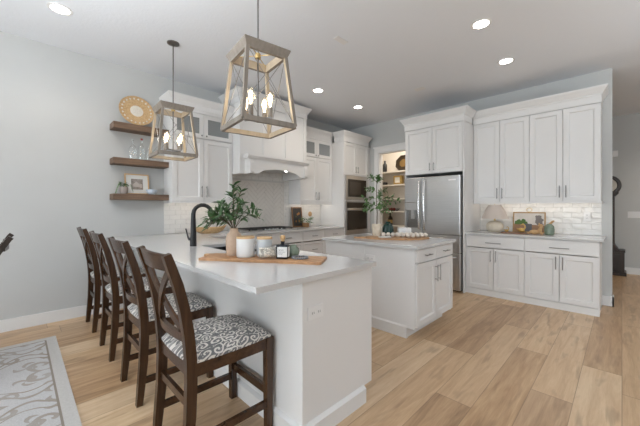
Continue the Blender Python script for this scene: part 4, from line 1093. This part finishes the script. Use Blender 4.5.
# bead garland: one string, each bead a part
bx_, by_ = oni(.08, -.02)
t = thing('bead_garland', 'garland of round pale wooden beads draped over the oval board', 'beads', (bx_, by_, BT))
path = [(-.115, -.02), (-.06, -.028), (-.005, -.03), (.05, -.02), (.105, -.015), (.16, -.022), (.215, -.03), (.27, -.04), (.325, -.05), (.37, -.085), (.32, -.11), (.265, -.125), (.21, -.10), (.155, -.085), (.10, -.09), (.045, -.095), (.20, -.16), (.15, -.15)]
cord = []
bmesh_proto = None
for i, (r, f) in enumerate(path):
    q_ = oni(r, f); c = (q_[0], q_[1], BT+.0275)
    cord.append(c)
    if bmesh_proto is None: bmesh_proto = MB().ball(c, .0265, n=14).build('bead', M['bead'], t, smooth=True); c0 = Vector(c)
    else:
        b2 = bmesh_proto.copy(); COL.objects.link(b2); b2.location = bmesh_proto.location+(Vector(c)-c0)
MB().tube(cord[:16], .0025, 5).build('cord', M['linen'], t)

# ------------------------------------------------------------------ things on the right counter
lx, ly = 5.19, 1.385
t = thing('table_lamp', 'table lamp with a round cream base and white shade beside the fridge', 'lamp', (lx, ly, CT))
MB().lathe([(.060, 0), (.085, .008), (.112, .045), (.120, .085), (.108, .125), (.075, .155), (.035, .168), (.012, .172)], (lx, ly, CT+.0005), 30, 0, 'z', .012, 24).build('base', M['cream_stone'], t, smooth=True)
MB().lathe([(.014, .172), (.014, .225), (.008, .23), (.008, .27)], (lx, ly, CT+.0005), 12).build('neck', M['brass'], t, smooth=True)
MB().lathe([(.182, .205), (.125, .345), (.085, .412), (.083, .410), (.122, .344), (.179, .207)], (lx, ly, CT), 32).build('shade', M['shade'], t, smooth=True)
MB().tube([(lx-.084, ly, CT+.41), (lx+.084, ly, CT+.41)], .002, 5).tube([(lx, ly-.084, CT+.41), (lx, ly+.084, CT+.41)], .002, 5).tube([(lx, ly, CT+.26), (lx, ly, CT+.43)], .003, 5).build('harp', M['brass'], t)
def art_land(put, w, h):
    i0, i1, j0, j1 = -w/2+.016, w/2-.016, .016, h-.016
    def poly(pts, nm, c): put(MB().add([(x_, y_, z_) for (x_, y_, z_) in pts], [tuple(range(len(pts)))]), nm, newmat(nm, c, .6))
    put(MB().box(i0, i1, .0065, .0079, j0, j1), 'sky', varied('painted_sky', (.50,.47,.44), (.66,.62,.58), 6, .6))
    poly([(i0,.006,j0),(i1,.006,j0),(i1,.006,h*.36),(i0,.006,h*.42)], 'field', (.27,.155,.085))
    rnd = random.Random(9); b_ = MB(); tr_ = MB()
    for k in range(34):
        x_ = i0+.025+rnd.uniform(0, .15); z_ = h*.44+rnd.uniform(0, h*.20)*(1-abs(x_-i0-.10)/.12); r = .020
        b_.add([(x_+r*math.cos(2*PI*i/8), .0055-.00002*k, z_+r*math.sin(2*PI*i/8)) for i in range(8)], [tuple(range(8))])
        x_ = i1-.045+rnd.uniform(-.05, .02); z_ = h*.35+rnd.uniform(0, h*.45)
        tr_.add([(x_+r*math.cos(2*PI*i/8), .0055-.00002*k, z_+r*math.sin(2*PI*i/8)) for i in range(8)], [tuple(range(8))])
    put(b_, 'green_bush', newmat('painted_bush', (.07,.14,.03), .6)); put(tr_, 'dark_tree', newmat('painted_tree', (.17,.15,.14), .6))
    poly([(-.06,.0048,j0),(.04,.0048,j0),(.04,.0048,h*.42),(-.06,.0048,h*.44)], 'shadow_hut', (.10,.10,.11))
t, put = framed('framed_picture', .785, 1.195, 5.40, CT+.0005, .305, math.radians(7), 'framed landscape picture with a gold frame and ring leaning on the tile', wood('gilt_frame_wood', (.26,.15,.05), (.42,.26,.10), .35, 'y'), M['paper'], art_land, .016, 'x')
rg = MB().tube([(.035*math.cos(2*PI*k/20), .009, .305+.035+.030*math.sin(2*PI*k/20)) for k in range(20)], .0035, 6, closed=True).box(-.006, .006, .004, .014, .304, .312)
put(rg, 'hanging_ring', M['brass'], t)
o = MB().box(4.98, 5.16, .95, 1.25, CT+.0005, CT+.014, 0, .004).build('wooden_tray', M['honey'] if 0 else wood('walnut_tray', (.14,.06,.025), (.27,.13,.06), .4, 'y'))
tag(rebase(o, (5.10, 1.12, CT)), 'low brown wooden board in front of the landscape picture', 'board')
TT = CT+.0145
def swan(x, y, z, s, lab):
    t = thing('bird_figurine', lab, 'figurine', (x, y, z), 'gold bird figurines in front of the landscape picture')
    mb = MB().ball((x, y, z+.032*s), .032*s, sc=(.75, 1.35, 1), n=16)
    mb.tube([(x, y-.028*s, z+.045*s), (x, y-.045*s, z+.075*s), (x, y-.038*s, z+.105*s), (x, y-.020*s, z+.122*s), (x, y-.002*s, z+.112*s)], [.013*s, .010*s, .009*s, .010*s, .010*s], 10)
    mb.tube([(x, y+.035*s, z+.04*s), (x, y+.062*s, z+.058*s)], [.016*s, .003*s], 8)
    mb.build('body', M['gold'], t, smooth=True)
    MB().tube([(x, y-.002*s, z+.112*s), (x, y+.016*s, z+.104*s)], [.007*s, .002*s], 8).build('beak', M['brass'], t, smooth=True)
swan(5.11, 1.02, TT, 1.0, 'larger gold swan figurine with a raised curved neck in front of the picture')
swan(5.08, 1.20, TT, .62, 'smaller gold bird figurine at the left end of the brown board')
# tan wooden dog-like figure lying
t = thing('carved_animal', 'tan carved wooden animal lying beside the green bottle on the right counter', 'figurine', (5.07, .825, CT))
mb = MB().ball((5.07, .855, CT+.033), .032, sc=(.95, 2.1, 1), n=16)
mb.tube([(5.07, .805, CT+.04), (5.07, .79, CT+.085), (5.07, .78, CT+.115)], [.028, .022, .018], 10)
mb.ball((5.065, .79, CT+.125), .022, sc=(.9, 1.4, .95), n=12)
for (a, b_) in ((5.05, .765), (5.09, .765), (5.045, .905), (5.095, .905)): mb.tube([(a, b_+.03, CT+.02), (a, b_, CT+.0135)], .012, 8)
mb.build('body', M['honey'], t, smooth=True)
mb = MB().tube([(5.052, .80, CT+.137), (5.050, .807, CT+.162)], [.008, .002], 6).tube([(5.078, .80, CT+.137), (5.080, .807, CT+.162)], [.008, .002], 6); mb.build('ear', M['honey'], t, smooth=True)
gx_, gy_ = 5.12, .70
t = thing('green_bottle', 'squat sage green bottle with an angled wooden stopper at the right of the picture', 'bottle', (gx_, gy_, CT))
MB().lathe([(.045, 0), (.056, .01), (.060, .07), (.054, .115), (.030, .145), (.020, .152)], (gx_, gy_, CT+.0005), 22).build('body', M['sage'], t, smooth=True)
MB().tube([(gx_, gy_, CT+.145), (gx_-.01, gy_-.03, CT+.175), (gx_-.018, gy_-.052, CT+.192)], [.014, .016, .010], 10).build('stopper', M['honey'], t, smooth=True)

# ------------------------------------------------------------------ pantry shelves and contents
PSZ = (2.156, 1.84, 1.511, 1.207, .866)
for z, lab in zip(PSZ, ('topmost cream pantry shelf with the black vase and tray', 'cream pantry shelf with the gold square box', 'bare cream pantry shelf below the gold box shelf', 'cream pantry shelf with the basket of red fruit', 'lowest visible cream pantry shelf with the dark bottle')):
    o = MB().box(6.30, 6.649, 2.73, 4.505, z-.03, z).build('pantry_shelf', M['pantry']); tag(rebase(o, (6.649, 3.6, z-.03)), lab, 'shelf', 'cream shelves inside the pantry')
area('pantry_lamp', (6.0, 3.5, ZC-.05), (0, 0, -1), .3, .3, 15, (1, .91, .80))
t = thing('pantry_ceiling_light', 'flush white ceiling light inside the pantry', 'ceiling light', (6.0, 3.5, ZC))
MB().box(5.83, 6.17, 3.33, 3.67, ZC-.03, ZC-.0005).build('housing', M['plastic'], t)
def ppos(x, y): return x, y
o = MB().lathe([(.04, 0), (.05, .01), (.055, .10), (.05, .20), (.025, .24), (.022, .28), (.03, .29)], (6.45, 4.17, PSZ[0]+.0005), 20).build('black_vase', M['black'], smooth=True)
tag(rebase(o, (6.45, 4.17, PSZ[0])), 'tall black vase at the left of the top pantry shelf', 'vase')
t = thing('octagonal_tray', 'octagonal dark tray with a gold centre on the top pantry shelf', 'tray', (6.5, 3.78, PSZ[0]))
mt = Matrix.Translation((6.50, 3.69, PSZ[0]+.197)) @ Matrix.Rotation(math.radians(-80), 4, 'Y') @ Matrix.Rotation(PI/8, 4, 'Z')
lathe_m([(.0, -.006), (.20, -.006), (.21, .012), (.195, .014), (.18, 0), (0, 0)], newmat('dark_lacquer', (.03,.018,.008), .3), 'rim', mt, t, 8, False)
lathe_m([(.10, .0005), (.10, .004), (0, .004)], newmat('dull_bronze', (.20,.12,.04), .5, .5), 'centre', mt, t, 8, False)
t = thing('gold_box', 'gold square decorative box on the second pantry shelf', 'box', (6.43, 3.86, PSZ[1]))
MB().box(6.37, 6.49, 3.67, 3.88, PSZ[1]+.0005, PSZ[1]+.21, 0, .005).build('frame', M['gold'], t)
MB().box(6.365, 6.3695, 3.71, 3.84, PSZ[1]+.04, PSZ[1]+.17).build('panel', M['linen'], t)
o = MB().lathe([(.04, 0), (.06, .01), (.07, .05), (.05, .075), (0, .08)], (6.42, 4.15, PSZ[1]+.0005), 18).build('black_bowl', M['black'], smooth=True)
tag(rebase(o, (6.42, 4.15, PSZ[1])), 'low black lidded bowl at the left of the second pantry shelf', 'bowl')
t = thing('wire_basket', 'shallow dark basket on the fourth pantry shelf holding red fruit', 'basket', (6.45, 3.97, PSZ[3]))
mb = MB(); 
for z_, r in ((.004, .10), (.03, .13), (.055, .15)): mb.tube([(6.46+r*.8*math.cos(2*PI*k/24), 3.97+r*1.35*math.sin(2*PI*k/24), PSZ[3]+z_) for k in range(24)], .004, 6, closed=True)
for k in range(16): mb.tube([(6.46+.08*math.cos(2*PI*k/16), 3.97+.135*math.sin(2*PI*k/16), PSZ[3]+.004), (6.46+.12*math.cos(2*PI*k/16), 3.97+.2025*math.sin(2*PI*k/16), PSZ[3]+.055)], .003, 5)
mb.lathe([(.08, .0008), (.08, .006), (0, .006)], (6.46, 3.97, PSZ[3]), 20, 0, 'z', 0, 0, (1, 1.6)); mb.build('frame', M['espresso'], t)
for k, (dx, dy, lab) in enumerate(((-.03,-.075,'red apple at the right of the pantry basket'), (-.02,.0,'red apple in the middle of the pantry basket'), (-.03,.075,'red apple at the left of the pantry basket'))):
    o = MB().ball((6.46+dx, 3.97+dy, PSZ[3]+.044), .037, n=14).build('red_apple', M['red_fruit'], smooth=True); tag(rebase(o, (6.46+dx, 3.97+dy, PSZ[3]+.007)), lab, 'apple', 'red apples in the pantry basket')
t = thing('dark_bottle', 'tall dark amber bottle with a gold label on the lowest visible pantry shelf', 'bottle', (6.42, 4.0, PSZ[4]))
MB().lathe([(.055, 0), (.06, .01), (.06, .16), (.045, .20), (.02, .225), (.018, .29), (.022, .295)], (6.42, 4.0, PSZ[4]+.0005), 20).build('body', M['amber_dark'], t, smooth=True)
MB().lathe([(.0608, .05), (.0612, .055), (.0612, .12), (.0608, .125)], (6.42, 4.0, PSZ[4]+.0005), 20).build('label', M['gold'], t, smooth=True)

# ------------------------------------------------------------------ hallway
kx, ky = 8.19, .20
t = thing('grandfather_clock', 'dark wooden grandfather clock with a round dial, against the hallway wall', 'clock', (kx, ky, 0))
MB().box(kx-.17, kx+.185, ky-.26, ky+.26, 0, .07, 0, .006).box(kx-.15, kx+.18, ky-.235, ky+.235, .07, .47, 0, .004).box(kx-.16, kx+.185, ky-.245, ky+.245, .44, .48, 0, .006).build('plinth', M['clock_wood'], t)
MB().box(kx-.158, kx-.1505, ky-.17, ky+.17, .13, .40).build('base_panel', M['espresso'], t)
MB().box(kx-.10, kx+.17, ky-.10, ky+.10, .48, 1.50).prism([(ky-.16,.48),(ky+.16,.48),(ky+.10,.58),(ky-.10,.58)], 'x', kx-.12, kx+.17).build('trunk', M['clock_wood'], t)
MB().box(kx-.107, kx-.1005, ky-.065, ky+.065, .66, 1.42).build('trunk_door', M['espresso'], t)
hd = MB().prism([(ky-.10,1.50),(ky+.10,1.50),(ky+.155,1.56),(ky+.155,1.62),(ky-.155,1.62),(ky-.155,1.56)], 'x', kx-.13, kx+.17)
hd.lathe([(.195, -.13), (.195, .15)], (kx, ky, 1.715), 36, 0, 'x'); hd.build('hood', M['clock_wood'], t, smooth=True)
MB().lathe([(.135, -.134), (.15, -.15), (.185, -.15), (.195, -.134)], (kx, ky, 1.715), 36, 0, 'x').build('bezel', M['espresso'], t, smooth=True)
MB().lathe([(.14, -.1305), (.14, -.1345), (0, -.1345)], (kx, ky, 1.715), 36, 0, 'x').build('dial', varied('aged_dial', (.40,.35,.28), (.60,.55,.47), 8, .3), t)
MB().box(kx-.138, kx-.1352, ky-.004, ky+.004, 1.71, 1.82).sweep([(kx-.1365, ky, 1.715), (kx-.1365, ky-.06, 1.675)], .003, .008, (1,0,0)).build('hands', M['black'], t)
t = thing('door_chime', 'small white chime box high on the hallway wall above the clock', 'chime', (XH, .13, 2.29))
MB().box(XH-.045, XH-.0005, .055, .205, 2.295, 2.415, 0, .006).build('cover', M['plastic'], t)

# ------------------------------------------------------------------ rug and stools
t = thing('area_rug', 'cream medallion rug with taupe scrollwork on the wood floor', 'rug', (-.9, 2.4, 0))
rx0, rx1, ry0, ry1 = -2.2, .265, .9, 3.99
MB().box(rx0+.085, rx1-.085, ry0+.085, ry1-.085, .0005, .0095).build('field', M['rug'], t)
mb = MB(); ml = MB()
for (a0, a1, b0, b1) in ((rx0, rx1, ry0, ry0+.072), (rx0, rx1, ry1-.072, ry1), (rx0, rx0+.072, ry0+.072, ry1-.072), (rx1-.072, rx1, ry0+.072, ry1-.072)): mb.box(a0, a1, b0, b1, .0005, .009)
for (a0, a1, b0, b1) in ((rx0+.072, rx1-.072, ry0+.072, ry0+.085), (rx0+.072, rx1-.072, ry1-.085, ry1-.072), (rx0+.072, rx0+.085, ry0+.085, ry1-.085), (rx1-.085, rx1-.072, ry0+.085, ry1-.085)): ml.box(a0, a1, b0, b1, .0005, .0092)
mb.build('border', M['rug_edge'], t); ml.build('border_line', M['rug_line'], t)

def make_stool():
    t = thing('counter_stool', 's', 'stool', (0,0,0), 'dark walnut counter stools along the peninsula')
    w = .205
    # cushion
    bm = bmesh.new(); N = 20; grid = {}
    for lay in (0, 1):
        for i in range(N+1):
            for j in range(N+1):
                u, v_ = -1+2*i/N, -1+2*j/N
                e = max(abs(u), abs(v_))
                xx = .020+.246*u*(1-.06*(v_*v_)*(u*u)); yy = .232*v_*(1-.06*(u*u)*(v_*v_))
                cr = (1-abs(u)**5)*(1-abs(v_)**5); cr2 = (1-u*u)*(1-v_*v_)
                z_ = .548+.030*cr**.5+.030*cr2 if lay else .536
                grid[lay, i, j] = bm.verts.new((xx-.004, yy, z_))
    for i in range(N):
        for j in range(N):
            bm.faces.new((grid[1,i,j], grid[1,i+1,j], grid[1,i+1,j+1], grid[1,i,j+1])); bm.faces.new((grid[0,i,j], grid[0,i,j+1], grid[0,i+1,j+1], grid[0,i+1,j]))
    for i in range(N):
        for (a, b_) in (((i,0),(i+1,0)), ((N,i),(N,i+1)), ((i+1,N),(i,N)), ((0,i+1),(0,i))):
            bm.faces.new((grid[0,a[0],a[1]], grid[0,b_[0],b_[1]], grid[1,b_[0],b_[1]], grid[1,a[0],a[1]]))
    MB().bm(bm).build('seat_cushion', M['damask'], t, smooth=True)
    ap = MB().box(.228, .250, -w+.02, w-.02, .468, .535).box(-.222, -.20, -w+.02, w-.02, .468, .535).box(-.20, .228, -w-.012, -w+.010, .468, .535).box(-.20, .228, w-.010, w+.012, .468, .535).box(-.2, .228, -w+.01, w-.01, .520, .535)
    ap.build('seat_frame', M['walnut_h'], t)
    for s in (-1, 1):
        MB().sweep([(.234, s*w, 0), (.234, s*w, .25), (.234, s*w, .535)], [.036, .042, .045], [.036, .042, .045], (0,1,0)).build('leg', M['walnut'], t)
    prof = [(-.240, 0), (-.240, .008), (-.230, .12), (-.216, .28), (-.211, .45), (-.213, .56), (-.224, .68), (-.243, .80), (-.272, .92), (-.309, 1.03), (-.322, 1.068)]
    bw = [.036, .036, .042, .048, .050, .050, .048, .046, .043, .038, .034]
    for s in (-1, 1):
        MB().sweep([(x_, s*(w-.002), z_) for (x_, z_) in prof], .038, bw, (0,1,0)).build('leg', M['walnut'], t)
    # curved top rail
    def rail(z0_, x0_, hgt, th, bow, lean, nm, y=w-.018):
        mb = MB(); V = []; F = []; n = 12
        for i in range(n+1):
            f = -1+2*i/n; yy = f*y; dx = -bow*(1-f*f)
            for (zz, dd) in ((0, -th/2), (0, th/2), (hgt, th/2), (hgt, -th/2)): V.append((x0_+dx+dd-lean*zz, yy, z0_+zz))
        for i in range(n):
            for k in range(4): F.append((i*4+k, i*4+(k+1) % 4, (i+1)*4+(k+1) % 4, (i+1)*4+k))
        F += [(3,2,1,0), tuple(n*4+k for k in range(4))]
        return mb.add(V, F).build(nm, M['walnut_h'], t)
    rail(.985, -.294, .082, .022, .022, .29, 'top_rail')
    rail(.635, -.220, .045, .020, .020, .10, 'lower_rail')
    # X splat: two bowed slats
    for s in (-1, 1):
        pts = []
        for i in range(13):
            f = i/12; z_ = .66+(.99-.66)*f; yy = s*(w-.026)*(2*f-1); bowx = -.022*(1-(2*f-1)**2)
            yy *= 1-.10*math.sin(PI*f)**2
            pts.append((-.222-(.294-.222)*f**1.3+bowx+s*.005-.002, yy, z_))
        MB().sweep(pts, .012, .042, (1, 0, 0)).build('back_slat', M['walnut'], t)
    for s in (-1, 1): MB().box(-.215, .222, s*w-.011, s*w+.011, .132, .17).build('stretcher', M['walnut_h'], t)
    MB().box(.224, .246, -w+.018, w-.018, .195, .238).build('stretcher', M['walnut_h'], t)
    MB().box(-.226, -.206, -w+.015, w-.015, .32, .36).build('stretcher', M['walnut_h'], t)
    return t
st = make_stool()
labs = ['dark wooden counter stool nearest the camera, its patterned seat fully in view', 'second dark wooden counter stool from the camera, at the peninsula', 'third dark wooden counter stool from the camera, next to the one by the wall', 'farthest dark wooden counter stool, closest to the shelf wall']
for i, (yy, rz) in enumerate(((1.66, 0), (2.415, 0), (3.23, 0), (4.05, 0))):
    o = st if i == 0 else copy_tree(st)
    o.location = (.795, yy, 0); o.rotation_euler.z = rz; o['label'] = labs[i]

# dining chair at the left edge, mostly outside the frame
t = thing('dining_chair', 'dark wooden dining chair, only its back corner showing at the left edge', 'chair', (-.38, 3.45, .0095))
prof = [(-.175, .0098), (-.175, .02), (-.18, .2), (-.185, .45), (-.180, .65), (-.155, .82), (-.105, .945), (-.048, 1.045), (-.036, 1.06)]
for yy in (3.24, 3.66):
    MB().sweep([(x_, yy, z_) for (x_, z_) in prof], .034, .034, (0,1,0)).build('leg', M['espresso'], t)
    MB().sweep([(-.60, yy, .0098), (-.60, yy, .44)], .036, .036, (0,1,0)).build('leg', M['espresso'], t)
MB().box(-.63, -.20, 3.22, 3.68, .44, .475, 0, .008).build('seat', M['espresso'], t)
MB().sweep([(-.078, 3.257, .99), (-.060, 3.45, .99), (-.078, 3.643, .99)], .07, .02, (0,0,1)).build('top_rail', M['espresso'], t)
for yy in (3.35, 3.45, 3.55): MB().sweep([(-.21, yy, .475), (-.175, yy, .7), (-.09, yy, .96)], .03, .012, (0,1,0)).build('back_slat', M['espresso'], t)
